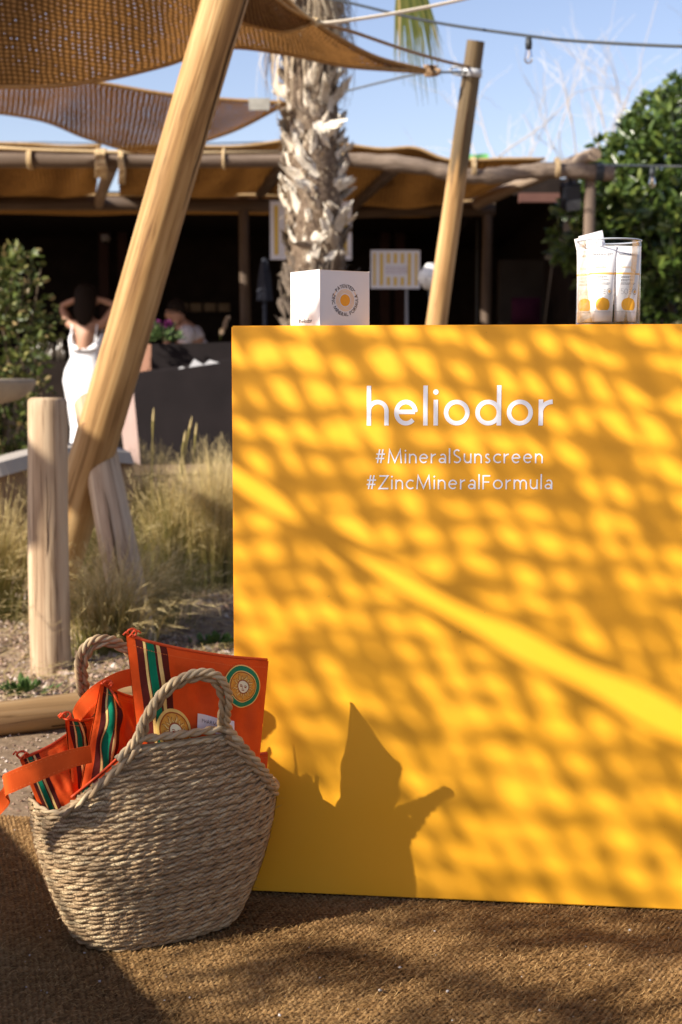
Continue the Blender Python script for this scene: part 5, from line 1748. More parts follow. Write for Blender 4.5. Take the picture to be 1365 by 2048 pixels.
# ------------------------------------------------------------------ signs, parasol, lamp, speaker
def striped_sign(label, px0, px1, py0, py1, Y, turn, post, ntext):
    a, b = PX(px0, py1, Y), PX(px1, py1, Y); top = PX(px0, py0, Y).z
    W, H = b.x - a.x, top - a.z
    th = thing('striped_sign', label, 'sign', None, (a.x, Y, a.z))
    th.rotation_euler = (0, 0, turn)
    wh = simple('sign_white', (0.74, 0.74, 0.80), None, rough=0.5); ye = simple('sign_yellow', (0.70, 0.47, 0.05), None, rough=0.5); tx = simple('sign_mauve_print', (0.38, 0.28, 0.36), None, rough=0.6)
    mb = MB(); mb.box((W / 2, 0.012, H / 2), (W, 0.024, H)); mb.obj('board', wh, th, False)
    for k in range(7):
        x = W * (0.075 + k * 0.141); w = W * (0.045 if k in (0, 6) else 0.060)
        for z0, z1 in (((0.08, 0.92),) if k in (0, 1, 5, 6) else ((0.08, 0.30), (0.66, 0.92))):
            mb = MB(); mb.box((x, -0.002, H * (z0 + z1) / 2), (w, 0.004, H * (z1 - z0))); mb.obj('stripe', ye, th, False)
    mb = MB(); mb.box((W / 2, -0.003, H * 0.48), (W * 0.50, 0.003, H * 0.30)); mb.obj('text_panel', wh, th, False)
    mb = MB()
    for k in range(ntext):
        x = W * 0.30
        while x < W * 0.70:
            l_ = random.uniform(0.015, 0.04) * W / 0.36
            mb.box((min(x + l_ / 2, W * .7), -0.0055, H * (0.545 - k * 0.065)), (l_, 0.001, H * 0.022)); x += l_ + 0.008
    mb.obj('small_print', tx, th, False)
    if post:
        mb = MB(); z = -a.z
        mb.tube([(W * 0.76, 0.05, z), (W * 0.74, 0.04, 0)], [0.022, 0.012], 10); mb.tube([(W * 0.76, 0.05, z), (W * .76, .05, z + .03)], [0.16, 0.14], 16)
        mb.obj('stand', simple('grey_sign_stand', (0.30, 0.30, 0.31), None, rough=0.5), th)
    return th
striped_sign('smaller yellow striped notice board on a stand, right of the palm trunk', 742, 841, 500, 577, 12.2, R(4), True, 3)
striped_sign('larger yellow striped notice board mostly hidden behind the palm trunk', 541, 704, 402, 519, 12.0, R(3), True, 4)
def parasol():
    p = PX(530, 600, 11.8); p.z = 0
    th = thing('closed_parasol', 'closed dark navy parasol standing left of the palm', 'parasol', None, tuple(p))
    nv = simple('navy_cloth', (0.018, 0.020, 0.030), (0.03, 0.034, 0.048), 20, 0.85)
    zt = PX(530, 516, 11.8).z; zb = PX(530, 602, 11.8).z
    mb = MB(); P = []
    for q in range(12):
        t = q / 11; z = zb + (zt - zb) * t; r = 0.045 * (1 - t) ** 0.5 + 0.012
        P.append([(r * (1 + .25 * math.sin(4 * a + t * 3)) * math.cos(a), r * (1 + .25 * math.sin(4 * a + t * 3)) * math.sin(a), z) for a in np.linspace(0, 2 * PI, 24, endpoint=False)])
    mb.grid(P, closed=True); mb.obj('folded_canopy', nv, th)
    mb = MB(); mb.tube([(0, 0, 0.05), (0, 0, zb + .1)], 0.018, 8); mb.obj('pole', nv, th)
    mb = MB(); mb.tube([(0, 0, 0), (0, 0, 0.05)], 0.22, 20); mb.obj('base', nv, th)
parasol()
def pale_lamp():
    p = PX(862, 552, 10.4)
    th = thing('pale_lamp', 'pale cone lamp shade showing behind the far pole', 'lamp', None, (p.x, p.y, 0))
    wh = simple('pale_shade', (0.50, 0.50, 0.50), (0.6, 0.6, 0.6), 20, 0.8)
    mb = MB(); P = []
    for r, z in ((0.03, 0.09), (0.085, 0.02), (0.10, -0.02), (0.05, -0.09), (0.02, -0.10)):
        P.append([(r * math.cos(a), r * math.sin(a), p.z + z) for a in np.linspace(0, 2 * PI, 20, endpoint=False)])
    mb.grid(P, closed=True); mb.obj('shade', wh, th)
    mb = MB(); mb.tube([(0, 0, 0), (0, 0, p.z - .09)], 0.015, 8); mb.obj('stem', M['wire'], th)
    mb = MB(); mb.tube([(0, 0, 0), (0, 0, .03)], [0.13, 0.12], 16); mb.obj('base', M['wire'], th)
pale_lamp()
def speaker():
    c = PX(1141, 392, 11.1)
    th = thing('loudspeaker', 'dark loudspeaker hung tilted under the right end of the pergola beam', 'speaker', None, tuple(c))
    th.rotation_euler = (R(18), R(-9), R(12))
    bl = simple('speaker_case', (0.012, 0.014, 0.020), None, rough=0.5); gr = simple('speaker_grille', (0.06, 0.065, 0.075), (0.09, 0.095, 0.10), 200, 0.5)
    bm = bmesh.new(); bmesh.ops.create_cube(bm, size=1)
    for v in bm.verts: v.co = Vector((v.co.x * 0.13, v.co.y * 0.13, v.co.z * 0.20))
    bmesh.ops.bevel(bm, geom=list(bm.edges), offset=0.012, segments=2, affect='EDGES'); me = bpy.data.meshes.new('case'); bm.to_mesh(me); bm.free(); me.materials.append(bl); link('case', me, th)
    mb = MB(); mb.box((0, -0.068, -0.06), (0.115, 0.006, 0.075)); mb.obj('grille', gr, th, False)
    mb = MB(); mb.tube([(0, 0, 0.10), (0, 0.02, 0.17)], 0.012, 8); mb.obj('bracket', bl, th)
speaker()
def small_background():
    c = PX(212, 479, 16.0)
    th = thing('security_camera', 'small dome camera on a dark post under the pergola', 'camera', None, tuple(c))
    mb = MB(); P = [[(r * math.cos(a), r * math.sin(a), z) for a in np.linspace(0, 2 * PI, 16, endpoint=False)] for r, z in ((0.01, 0.06), (0.05, 0.055), (0.055, 0.02), (0.05, 0.0), (0.035, -0.03), (0.005, -0.045))]
    mb.grid(P, closed=True); mb.obj('housing', simple('grey_plastic', (0.16, 0.15, 0.15), None, rough=0.4), th)
    mb = MB(); P = [[(r * math.cos(a), r * math.sin(a) - .02, z) for a in np.linspace(0, 2 * PI, 12, endpoint=False)] for r, z in ((0.03, -0.02), (0.025, -0.04), (0.004, -0.052))]
    mb.grid(P, closed=True); mb.obj('lens', M['black'], th)
    c = PX(1052, 622, 14.0)
    th = thing('magenta_cushion', 'dim magenta cushion against the dark wing wall', 'cushion', None, (c.x, c.y, 0))
    mb = MB(); P = []
    for s in (-1, 1):
        P = [[(x * 0.14, s * 0.05 * (1 - abs(x) ** 3) * (1 - abs(z) ** 3), 0.62 + c.z - 0.62 + z * 0.13) for z in np.linspace(-1, 1, 8)] for x in np.linspace(-1, 1, 8)]
        mb.grid(P if s < 0 else P[::-1])
    mb.obj('cushion_cover', simple('magenta_cloth', (0.035, 0.003, 0.018), (0.05, 0.004, 0.025), 10, 0.9), th)
    mb = MB(); mb.box((0, 0.1, (c.z - .13) / 2), (0.5, 0.4, c.z - .13)); mb.obj('seat_block', M['black'], th, False)
    c = PX(957, 318, 15.5)
    th = thing('green_sheet', 'small green sheet standing above the pergola roof', 'sheet', None, tuple(c))
    mb = MB(); P = [[(x, 0.02 * math.sin(x * 20), z + 0.01 * math.sin(x * 25)) for z in (-0.11, -0.03, 0.05)] for x in np.linspace(-0.11, 0.11, 8)]
    Q = [[(p[0], p[1] + 0.006, p[2]) for p in r] for r in P]
    mb.grid(P); mb.grid([r[::-1] for r in Q]); mb.obj('sheet_cloth', simple('green_plastic', (0.14, 0.42, 0.13), (0.20, 0.5, 0.18), 15, 0.5), th)
    mb = MB(); mb.tube([(0, 0.012, -c.z), (0, 0.012, 0.05)], 0.012, 6); mb.obj('mast', M['wire'], th)
small_background()

# ------------------------------------------------------------------ festoon lights
def festoon(label, pts, bulbs, Y):
    th = thing('festoon_cable', label, 'cable')
    mb = MB(); mb.tube([Vector(p) for p in catmull(pts, 50)], 0.0065, 6); mb.obj('flex', M['cable'], th)
    return th
M['bulb'] = clear('clear_bulb_glass', (0.97, 0.97, 0.97), 1.5)
def bulb(label, p, s):
    th = thing('festoon_bulb', label, 'bulb', 'festoon bulbs', tuple(p))
    mb = MB(); mb.tube([(0, 0, 0.012 * s), (0, 0, -0.02 * s), (0, 0, -0.045 * s)], [0.012 * s, 0.016 * s, 0.014 * s], 10); mb.obj('socket', M['cable'], th)
    mb = MB(); P = [[(r * s * math.cos(a), r * s * math.sin(a), z * s) for a in np.linspace(0, 2 * PI, 16, endpoint=False)] for r, z in ((0.011, -0.045), (0.014, -0.058), (0.019, -0.078), (0.020, -0.088), (0.016, -0.10), (0.008, -0.107), (0.001, -0.109))]
    mb.grid(P, closed=True); mb.obj('glass', M['bulb'], th)
    mb = MB(); mb.tube([(0, 0, -0.045 * s), (0.003 * s, 0, -0.07 * s), (-.003 * s, 0, -0.08 * s), (0, 0, -0.09 * s)], 0.002 * s, 5); mb.obj('filament', simple('filament_metal', (0.75, 0.5, 0.25), None, rough=0.4), th)
Yc = 6.4
festoon('black festoon cable crossing the blue sky from the palm to the right', [PX(560, -20, 8.0), PX(690, 4, 7.4), PX(800, 30, 7.0), PX(900, 50, 6.7), PX(1058, 72, Yc), PX(1150, 82, 6.2), PX(1365, 93, 5.9), PX(1500, 90, 5.7)], [], Yc)
bulb('clear festoon bulb hanging from the black cable against blue sky', PX(1058, 78, Yc), 0.98)
festoon('thin festoon cable running in front of the glossy hedge', [PX(1195, 330, 10.6), PX(1250, 331, 8.6), PX(1305, 332, 8.0), PX(1420, 334, 7.8)], [], 8)
bulb('small festoon bulb hanging in front of the glossy hedge', PX(1305, 338, 8.0), 0.95)
c = [PX(0, 285, 12), PX(90, 285, 12), PX(300, 290, 12), PX(560, 284, 12)]
mb = MB(); mb.tube(c, 0.006, 5); tag(mb.obj('overhead_wire', M['wire']), 'thin wire stretched above the pergola beam at left', 'wire')

# ------------------------------------------------------------------ leafy plants
def leaf_cloud(name, pts, dirs, size, mat, parent, width=0.36, fold=0.15, seed=0, tones=None):
    """one mesh of many real leaves: centre points, outward directions"""
    r = np.random.default_rng(seed)
    n = len(pts)
    D = dirs / (np.linalg.norm(dirs, axis=1)[:, None] + 1e-9)
    U = r.standard_normal((n, 3)); S = np.cross(D, U); S /= np.linalg.norm(S, axis=1)[:, None] + 1e-9
    Nn = np.cross(S, D)
    ln = size * r.uniform(0.7, 1.25, n); w = ln * width * 0.5
    b = pts
    f = fold * ln
    V = np.stack([b,
                  b + D * (ln * 0.4)[:, None] + S * w[:, None] + Nn * f[:, None] * 0.8,
                  b + D * (ln * 0.45)[:, None] - Nn * f[:, None] * 0.2,
                  b + D * (ln * 0.4)[:, None] - S * w[:, None] + Nn * f[:, None] * 0.8,
                  b + D * (ln * 0.8)[:, None] + S * (w * 0.7)[:, None] + Nn * f[:, None] * 0.3,
                  b + D * (ln * 0.8)[:, None] - S * (w * 0.7)[:, None] + Nn * f[:, None] * 0.3,
                  b + D * ln[:, None] - Nn * f[:, None] * 0.6], 1).reshape(-1, 3)
    k = np.arange(n)[:, None] * 7
    F3 = np.concatenate([k + np.array([[0, 1, 2]]), k + np.array([[0, 2, 3]]), k + np.array([[2, 1, 4]]), k + np.array([[2, 4, 6]]), k + np.array([[2, 6, 5]]), k + np.array([[2, 5, 3]])], 0)
    tn = np.repeat(r.uniform(0, 1, n) if tones is None else tones, 7)
    o = link(name, arr_mesh(name, V, F3, mat, True, tn), parent)
    o['kind'] = 'stuff'
    return o
def hedge_right():
    gm = tone_mat('glossy_leaf', [(0, (0.030, 0.055, 0.012)), (0.5, (0.065, 0.11, 0.022)), (0.85, (0.12, 0.175, 0.035)), (1, (0.21, 0.25, 0.055))], 0.28, 0.6, 0.25)
    base = PX(1400, 640, 12.1); base.z = 0
    th = thing('glossy_shrub', 'big dark green glossy-leaved shrub filling the right edge', 'shrub', None, tuple(base))
    br = simple('shrub_bark', (0.10, 0.075, 0.05), (0.16, 0.12, 0.085), 20, 0.9)
    r = np.random.default_rng(3)
    lobes = []
    for (px, py, Y, rad) in ((1400, 300, 9.7, 0.52), (1330, 330, 9.6, 0.40), (1240, 395, 9.5, 0.30), (1160, 470, 9.4, 0.22), (1290, 460, 9.4, 0.42), (1200, 450, 9.6, 0.30), (1390, 450, 9.3, 0.50), (1330, 560, 9.6, 0.36), (1440, 560, 9.4, 0.5), (1450, 380, 9.6, 0.6), (1330, 270, 9.9, 0.28), (1385, 230, 9.9, 0.25), (1215, 540, 9.7, 0.22), (1280, 360, 9.7, 0.34)):
        lobes.append((np.array(PX(px, py, Y + 2.5)) - np.array(base), rad * 1.26))
    pts, dirs = [], []
    for c, rad in lobes:
        ncl = int(300 * rad ** 1.6) + 16
        for k in range(ncl):
            d = r.standard_normal(3); d /= np.linalg.norm(d)
            rr = rad * (r.uniform(0.55, 1.0) ** 0.5) * (1 + 0.18 * math.sin(d[0] * 7) * math.sin(d[2] * 6 + c[0] * 3))
            p = c + d * rr
            up = d * 0.8 + np.array([0, -0.15, 0.5]); up /= np.linalg.norm(up)
            for q in range(9):
                a = r.standard_normal(3); a = a - up * a.dot(up); a /= np.linalg.norm(a)
                pts.append(p + a * 0.012); dirs.append(a * 0.9 + up * r.uniform(0.15, 0.9))
    leaf_cloud('crown', np.array(pts), np.array(dirs), 0.105, gm, th, 0.36, 0.10, 4)
    mb = MB()
    for k in range(9):
        c = lobes[k][0]
        s = Vector((random.uniform(-.15, .15), random.uniform(-.1, .1), 0))
        mb.tube([s, s * 1.4 + Vector((0, 0, 0.5)), Vector(c) * 0.6 + Vector((0, 0, .3)), Vector(c)], [0.035, 0.03, 0.02, 0.008], 7)
    mb.obj('stems', br, th)
    # grey-green low shrub beneath
    b2 = PX(1345, 640, 11.2); b2.z = 0
    th2 = thing('olive_shrub', 'low olive grey shrub below the glossy one at the right edge', 'shrub', None, tuple(b2))
    om = tone_mat('olive_leaf', [(0, (0.06, 0.065, 0.03)), (0.6, (0.13, 0.13, 0.065)), (1, (0.24, 0.22, 0.12))], 0.6, 0.3, 0.15)
    n = 5200
    d = r.standard_normal((n, 3)); d /= np.linalg.norm(d, axis=1)[:, None]
    p = d * (r.uniform(0.3, 1, n) ** 0.4)[:, None] * np.array([0.75, 0.4, 0.34]) * (1 + 0.2 * np.sin(d[:, :1] * 9)) + np.array([0, 0, 0.93])
    leaf_cloud('crown', p, d + np.array([0, 0, 0.6]), 0.055, om, th2, 0.3, 0.1, 5)
    mb = MB()
    for k in range(8): mb.tube([(random.uniform(-.1, .1), 0, 0), (random.uniform(-.3, .3), random.uniform(-.2, .2), 0.8)], [0.02, 0.008], 6)
    mb.obj('stems', br, th2)
hedge_right()
def hedge_left():
    gm = tone_mat('climber_leaf', [(0, (0.035, 0.055, 0.012)), (0.5, (0.085, 0.115, 0.025)), (0.85, (0.17, 0.18, 0.05)), (1, (0.36, 0.26, 0.12))], 0.45, 0.35, 0.25)
    base = PX(10, 700, 9.4); base.z = 0
    th = thing('climbing_plant', 'leafy climbing plant rising at the left edge behind the table', 'plant', None, tuple(base))
    r = np.random.default_rng(8)
    pts, dirs = [], []
    for k in range(640):
        z = r.uniform(0.15, 1.78)
        wx = 0.27 * (1 - 0.25 * max(0, z - 1.5) / 0.3)
        x = r.uniform(-0.75, wx + 0.05 * math.sin(z * 7)); y = r.uniform(-0.25, 0.25)
        if z > 1.68 + 0.06 * math.sin(x * 14): continue
        p = np.array([x, y, z])
        out_ = np.array([0.8 * x / 0.3, 1.2 * y / .2, 0.4]) + r.standard_normal(3) * 0.5; out_ /= np.linalg.norm(out_)
        for q in range(9):
            a = r.standard_normal(3); a /= np.linalg.norm(a)
            pts.append(p + a * 0.05); dirs.append(a + out_ * 0.7)
    leaf_cloud('crown', np.array(pts), np.array(dirs), 0.052, gm, th, 0.55, 0.12, 9)
    mb = MB(); 
    for k in range(10):
        x = -0.6 + k * 0.09
        mb.tube([(x, 0, 0), (x + .05, .02, .6), (x - .03, -.03, 1.2), (x + .04, 0, 1.6)], [0.014, .012, .008, .004], 6)
    mb.obj('stems', simple('climber_stem', (0.09, 0.065, 0.04), None, rough=0.9), th)
hedge_left()

# ------------------------------------------------------------------ feather grass
def grass_clump(label, loc, n, h, spread, tones, lean=(0, 0), seed=0, wid=0.0034):
    n = int(n * 0.8)
    r = np.random.default_rng(seed)
    th = thing('feather_grass', label, 'grass', 'feather grass clumps', tuple(loc))
    seg = 6
    a = r.uniform(0, 2 * PI, n); rad = np.abs(r.normal(0, 0.07, n))
    base = np.stack([rad * np.cos(a), rad * np.sin(a), np.full(n, -0.01)], -1)
    L_ = h * r.uniform(0.45, 1.1, n)
    out_ = np.stack([np.cos(a) + r.normal(0, .35, n) + lean[0], np.sin(a) + r.normal(0, .35, n) + lean[1], np.zeros(n)], -1)
    sp = spread * np.abs(r.normal(0.5, 0.35, n))
    side = np.stack([-np.sin(a + r.normal(0, .8, n)), np.cos(a), np.zeros(n)], -1)
    V = np.zeros((n, seg + 1, 2, 3)); T = np.zeros((n, seg + 1, 2))
    t0 = np.clip(r.normal(tones, 0.18, n), 0, 1)
    for q in range(seg + 1):
        t = q / seg
        c = base + np.array([0, 0, 1]) * (L_ * (t - 0.35 * t ** 3 * np.minimum(sp * 2, 1.2)))[:, None] + out_ * (L_ * sp * t ** 2)[:, None]
        w = wid * (1 - 0.85 * t) * 0.5
        V[:, q, 0] = c - side * w; V[:, q, 1] = c + side * w
        T[:, q, :] = np.clip(t0[:, None] * (0.12 + 0.95 * t), 0, 1)  # green base to tan tip; base darkened further for shade on the bed
    k = np.arange(n)[:, None] * (seg + 1) * 2
    F = np.concatenate([k + np.array([[2 * q, 2 * q + 1, 2 * q + 3, 2 * q + 2]]) for q in range(seg)], 0)
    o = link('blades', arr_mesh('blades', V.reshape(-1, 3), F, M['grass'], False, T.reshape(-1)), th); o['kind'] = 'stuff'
    # fluffy heads
    m = n // 5
    ii = r.choice(n, m, replace=False)
    pts, ds = [], []
    Vt = (V[ii, seg, 0] + V[ii, seg - 1, 0]) / 2; dv = V[ii, seg, 0] - V[ii, seg - 1, 0]
    NV, NF = [], []
    for q in range(14):
        c = V[ii, seg - 2, 0] + (V[ii, seg, 0] - V[ii, seg - 2, 0]) * r.uniform(0, 1, m)[:, None]
        d = dv / (np.linalg.norm(dv, axis=1)[:, None] + 1e-9) + r.normal(0, .55, (m, 3)); d /= np.linalg.norm(d, axis=1)[:, None]
        e = c + d * r.uniform(.02, .06, m)[:, None]
        s = np.cross(d, r.standard_normal((m, 3))); s /= np.linalg.norm(s, axis=1)[:, None]; s *= 0.0007
        NV.append(np.stack([c - s, c + s, e], 1))
    NV = np.concatenate(NV, 0).reshape(-1, 3); NF = np.arange(len(NV)).reshape(-1, 3)
    o = link('seed_heads', arr_mesh('seed_heads', NV, NF, M['grass'], False, np.repeat(r.uniform(.7, 1, len(NF)), 3)), th); o['kind'] = 'stuff'
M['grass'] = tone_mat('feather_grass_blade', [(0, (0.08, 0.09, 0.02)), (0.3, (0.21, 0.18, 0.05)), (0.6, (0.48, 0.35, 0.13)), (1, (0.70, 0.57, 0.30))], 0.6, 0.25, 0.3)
def G(px, py): return GP(px, py, -0.005)
grass_clump('tall pale feather grass clump beside the left edge of the yellow counter', G(430, 1168), 1900, 0.62, 0.40, 0.85, (0.1, 0), 1)
grass_clump('green and tan feather grass clump right of the brace post', G(345, 1172), 1300, 0.54, 0.45, 0.50, (0, 0), 2)
grass_clump('feather grass clump rising behind the others near the dark planter', G(300, 1098), 1200, 0.56, 0.40, 0.6, (0, 0), 3)
grass_clump('golden drooping grass tuft at the foot of the brace post', G(232, 1266), 1500, 0.38, 0.8, 0.62, (0.35, -0.1), 4)
grass_clump('greener grass tuft between the round-topped post and brace post', G(185, 1205), 1100, 0.48, 0.40, 0.28, (0, 0), 5)
grass_clump('dry grass clump leaning in from the left edge of the gravel', G(-10, 1235), 1300, 0.52, 0.55, 0.55, (0.35, 0), 6)
grass_clump('thin grass clump behind the round-topped post at left', G(40, 1120), 900, 0.5, 0.45, 0.5, (-0.1, 0), 7)
grass_clump('far feather grass clump close to the counter edge, behind the pale one', G(480, 1110), 1000, 0.60, 0.40, 0.8, (0, 0), 8)
grass_clump('green grass clump at the foot of the leaning pole behind the posts', G(140, 1150), 1200, 0.55, 0.4, 0.38, (0.1, 0), 9)
grass_clump('tawny grass tuft right at the foot of the brace post', G(300, 1240), 900, 0.34, 0.8, 0.55, (0.2, -0.2), 10)
grass_clump('large loose tawny tuft hiding the foot of the brace post', G(222, 1300), 1300, 0.34, 0.75, 0.68, (0.15, -0.1), 11)
def tall_stalks():
    th = thing('grass_stalks', 'few tall green seed stalks rising in front of the dark planter', 'grass', None, tuple(G(350, 1140)))
    mb = MB(); b = G(350, 1140)
    for px0, px1, py1, hw in ((345, 385, 832, 8), (390, 394, 845, 6), (318, 308, 815, 5), (352, 372, 860, 6)):
        e = PX(px1, py1, b.y) - b; s = PX(px0, 1140, b.y) - b
        c = catmull([s, s * 0.6 + e * 0.4 + Vector((-.02, 0, 0)), s * .2 + e * .8 + Vector((-.01, 0, 0)), e], 16)
        mb.t = 0.35; mb.tube([Vector(p) for p in c], [0.0018] * 11 + [0.004, 0.006, 0.005, 0.003, 0.001], 5)
        mb.t = 0.8; mb.tube([Vector(p) for p in c[-4:]], [0.004, 0.006, 0.005, 0.001], 5)
    mb.obj('stalks', M['grass'], th)
tall_stalks()
# ------------------------------------------------------------------ gravel and litter
def gravel():
    r = np.random.default_rng(12)
    n = 26000
    x = r.uniform(-1.75, 0.15, n); y = 3.68 + (r.uniform(0, 1, n) ** 1.4) * 3.2
    y[:2600] = r.uniform(2.92, 3.62, 2600)
    keep = (x > -0.27 * y - 0.1)
    x, y = x[keep], y[keep]; n = len(x)
    patch = np.sin(x * 3.1 + 1) * np.sin(y * 2.6) + 0.6 * np.sin(x * 7 + y * 4)
    s = r.gamma(3, 0.0019, n) + 0.0022
    s = np.where(patch < -0.6, s * 0.5, s)
    oct_ = np.array([[1, 0, 0], [-1, 0, 0], [0, 1, 0], [0, -1, 0], [0, 0, 1], [0, 0, -1]], float)
    J = oct_[None] * r.uniform(0.6, 1.3, (n, 6, 1)) * s[:, None, None] * np.array([1, 1, 0.7]) + r.normal(0, 0.22, (n, 6, 3)) * s[:, None, None]
    a = r.uniform(0, 2 * PI, n); ca, sa = np.cos(a), np.sin(a)
    Jx = J[..., 0] * ca[:, None] - J[..., 1] * sa[:, None]; Jy = J[..., 0] * sa[:, None] + J[..., 1] * ca[:, None]
    s[:2600] *= 0.0 + 1.0
    Zg = -0.022 + 0.018 * np.sin(x * 5.1 + y * 2.3) * np.sin(y * 4.3 - x) + 0.012 * np.sin(x * 11 + 1) * np.sin(y * 9 + 2)
    Zg = np.where(y < 3.64, -0.014, Zg)
    s = np.where(y < 3.64, s * 0.5, s); J = J * np.where(y < 3.64, 0.5, 1.0)[:, None, None]
    Jx = J[..., 0] * ca[:, None] - J[..., 1] * sa[:, None]; Jy = J[..., 0] * sa[:, None] + J[..., 1] * ca[:, None]
    V = np.stack([Jx + x[:, None], Jy + y[:, None], J[..., 2] + (Zg + s * 0.35)[:, None]], -1).reshape(-1, 3)
    f = np.array([[0, 2, 4], [2, 1, 4], [1, 3, 4], [3, 0, 4], [2, 0, 5], [1, 2, 5], [3, 1, 5], [0, 3, 5]])
    F = (np.arange(n)[:, None, None] * 6 + f[None]).reshape(-1, 3)
    gm = tone_mat('gravel_stone', [(0, (0.12, 0.075, 0.052)), (0.35, (0.27, 0.175, 0.125)), (0.7, (0.40, 0.30, 0.23)), (1, (0.58, 0.50, 0.43))], 0.8, 0.2)
    tag(link('gravel', arr_mesh('gravel', V, F, gm, False, np.repeat(np.clip(r.normal(.45, .28, n), 0, 1), 6))), 'pinkish gravel spread over the planting bed', 'gravel', None, 'stuff')
    # straw litter
    n = 5200
    x = r.uniform(-1.6, 0.1, n); y = 3.7 + r.uniform(0, 1, n) ** 1.3 * 2.6
    a = r.uniform(0, PI, n); ln = r.uniform(.02, .12, n); w = r.uniform(.0006, .0016, n)
    c = np.stack([x, y, r.uniform(0.004, 0.02, n)], -1); d = np.stack([np.cos(a), np.sin(a), r.normal(0, .08, n)], -1); s = np.stack([-np.sin(a), np.cos(a), np.zeros(n)], -1)
    V = np.stack([c - s * w[:, None], c + s * w[:, None], c + d * ln[:, None] + s * w[:, None], c + d * ln[:, None] - s * w[:, None]], 1).reshape(-1, 3)
    tag(link('straw_litter', arr_mesh('straw_litter', V, np.arange(4 * n).reshape(-1, 4), M['grass'], False, np.repeat(r.uniform(.4, 1, n), 4))), 'dry straw litter lying on the gravel', 'litter', None, 'stuff')
    for k, (px, py) in enumerate(((1010, 0),)): pass
    # little green weeds
    for k, (px, py) in enumerate(((432, 1290), (45, 1387))):
        p = GP(px, py); rr = np.random.default_rng(k)
        n = 90; dd = rr.standard_normal((n, 3)); dd[:, 2] = np.abs(dd[:, 2]) + .4
        th = thing('green_weed', ('small green weed in the gravel beside the counter edge', 'small green weed in the gravel above the edging log')[k], 'weed', None, tuple(p))
        leaf_cloud('leaves', dd * np.array([.03, .02, .008]), dd, 0.03, tone_mat('weed_leaf', [(0, (.04, .08, .02)), (1, (.10, .16, .04))], .6, .2, .2), th, .5, .1, k)
gravel()

# ------------------------------------------------------------------ bare trees against the sky
def bare_tree(label, trunk_px, Y, seed, targets):
    rr = random.Random(seed)
    base = PX(trunk_px[0], trunk_px[1], Y); base.z = 0
    th = thing('bare_tree', label, 'tree', 'bare trees against the sky', tuple(base))
    mb = MB()
    def grow(p, d, ln, r, depth):
        pts = [p]; q = p.copy(); dd = d.copy()
        n = 5
        for k in range(n):
            dd = (dd + Vector((rr.gauss(0, .13), rr.gauss(0, .13), rr.gauss(0.03, .10)))).normalized()
            q = q + dd * (ln / n); pts.append(q.copy())
        mb.t = min(1, 0.25 + 0.2 * depth)
        mb.tube(pts, [r * (1 - 0.45 * k / n) for k in range(n + 1)], 5 if depth > 1 else 8, False)
        if depth < 3:
            for k in range(rr.randint(2, 3) if depth else 4):
                i = rr.randint(2, n)
                nd = (dd + Vector((rr.gauss(0, .6), rr.gauss(0, .5), rr.gauss(0.15, .4)))).normalized()
                grow(pts[i], nd, ln * rr.uniform(.5, .75), r * 0.48, depth + 1)
    for px, py, r in targets:
        e = PX(px, py, Y) - base
        st = Vector((0, 0, e.z * 0.35))
        mb.t = 0.1
        mb.tube([Vector((0, 0, 0)), st], [0.06, 0.035], 8, False)
        d = (e - st)
        grow(st, d.normalized(), d.length * 0.75, 0.028, 0)
    mb.obj('trunk_and_branches', M['bark'], th)
M['bark'] = tone_mat('bare_bark', [(0, (0.28, 0.23, 0.19)), (0.5, (0.52, 0.45, 0.38)), (1, (0.74, 0.67, 0.58))], 0.85, 0.1)
bare_tree('bare tree behind the far pole at the pergola roof', (985, 600), 22, 3, [(870, 200, 1), (975, 200, 1)])
bare_tree('pale bare tree between the far pole and the glossy shrub', (1210, 600), 24, 8, [(1170, 170, 1), (1120, 260, 1), (1240, 200, 1)])
bare_tree('bare tree rising above the glossy shrub at the right edge', (1400, 600), 23, 15, [(1320, 130, 1), (1400, 150, 1)])

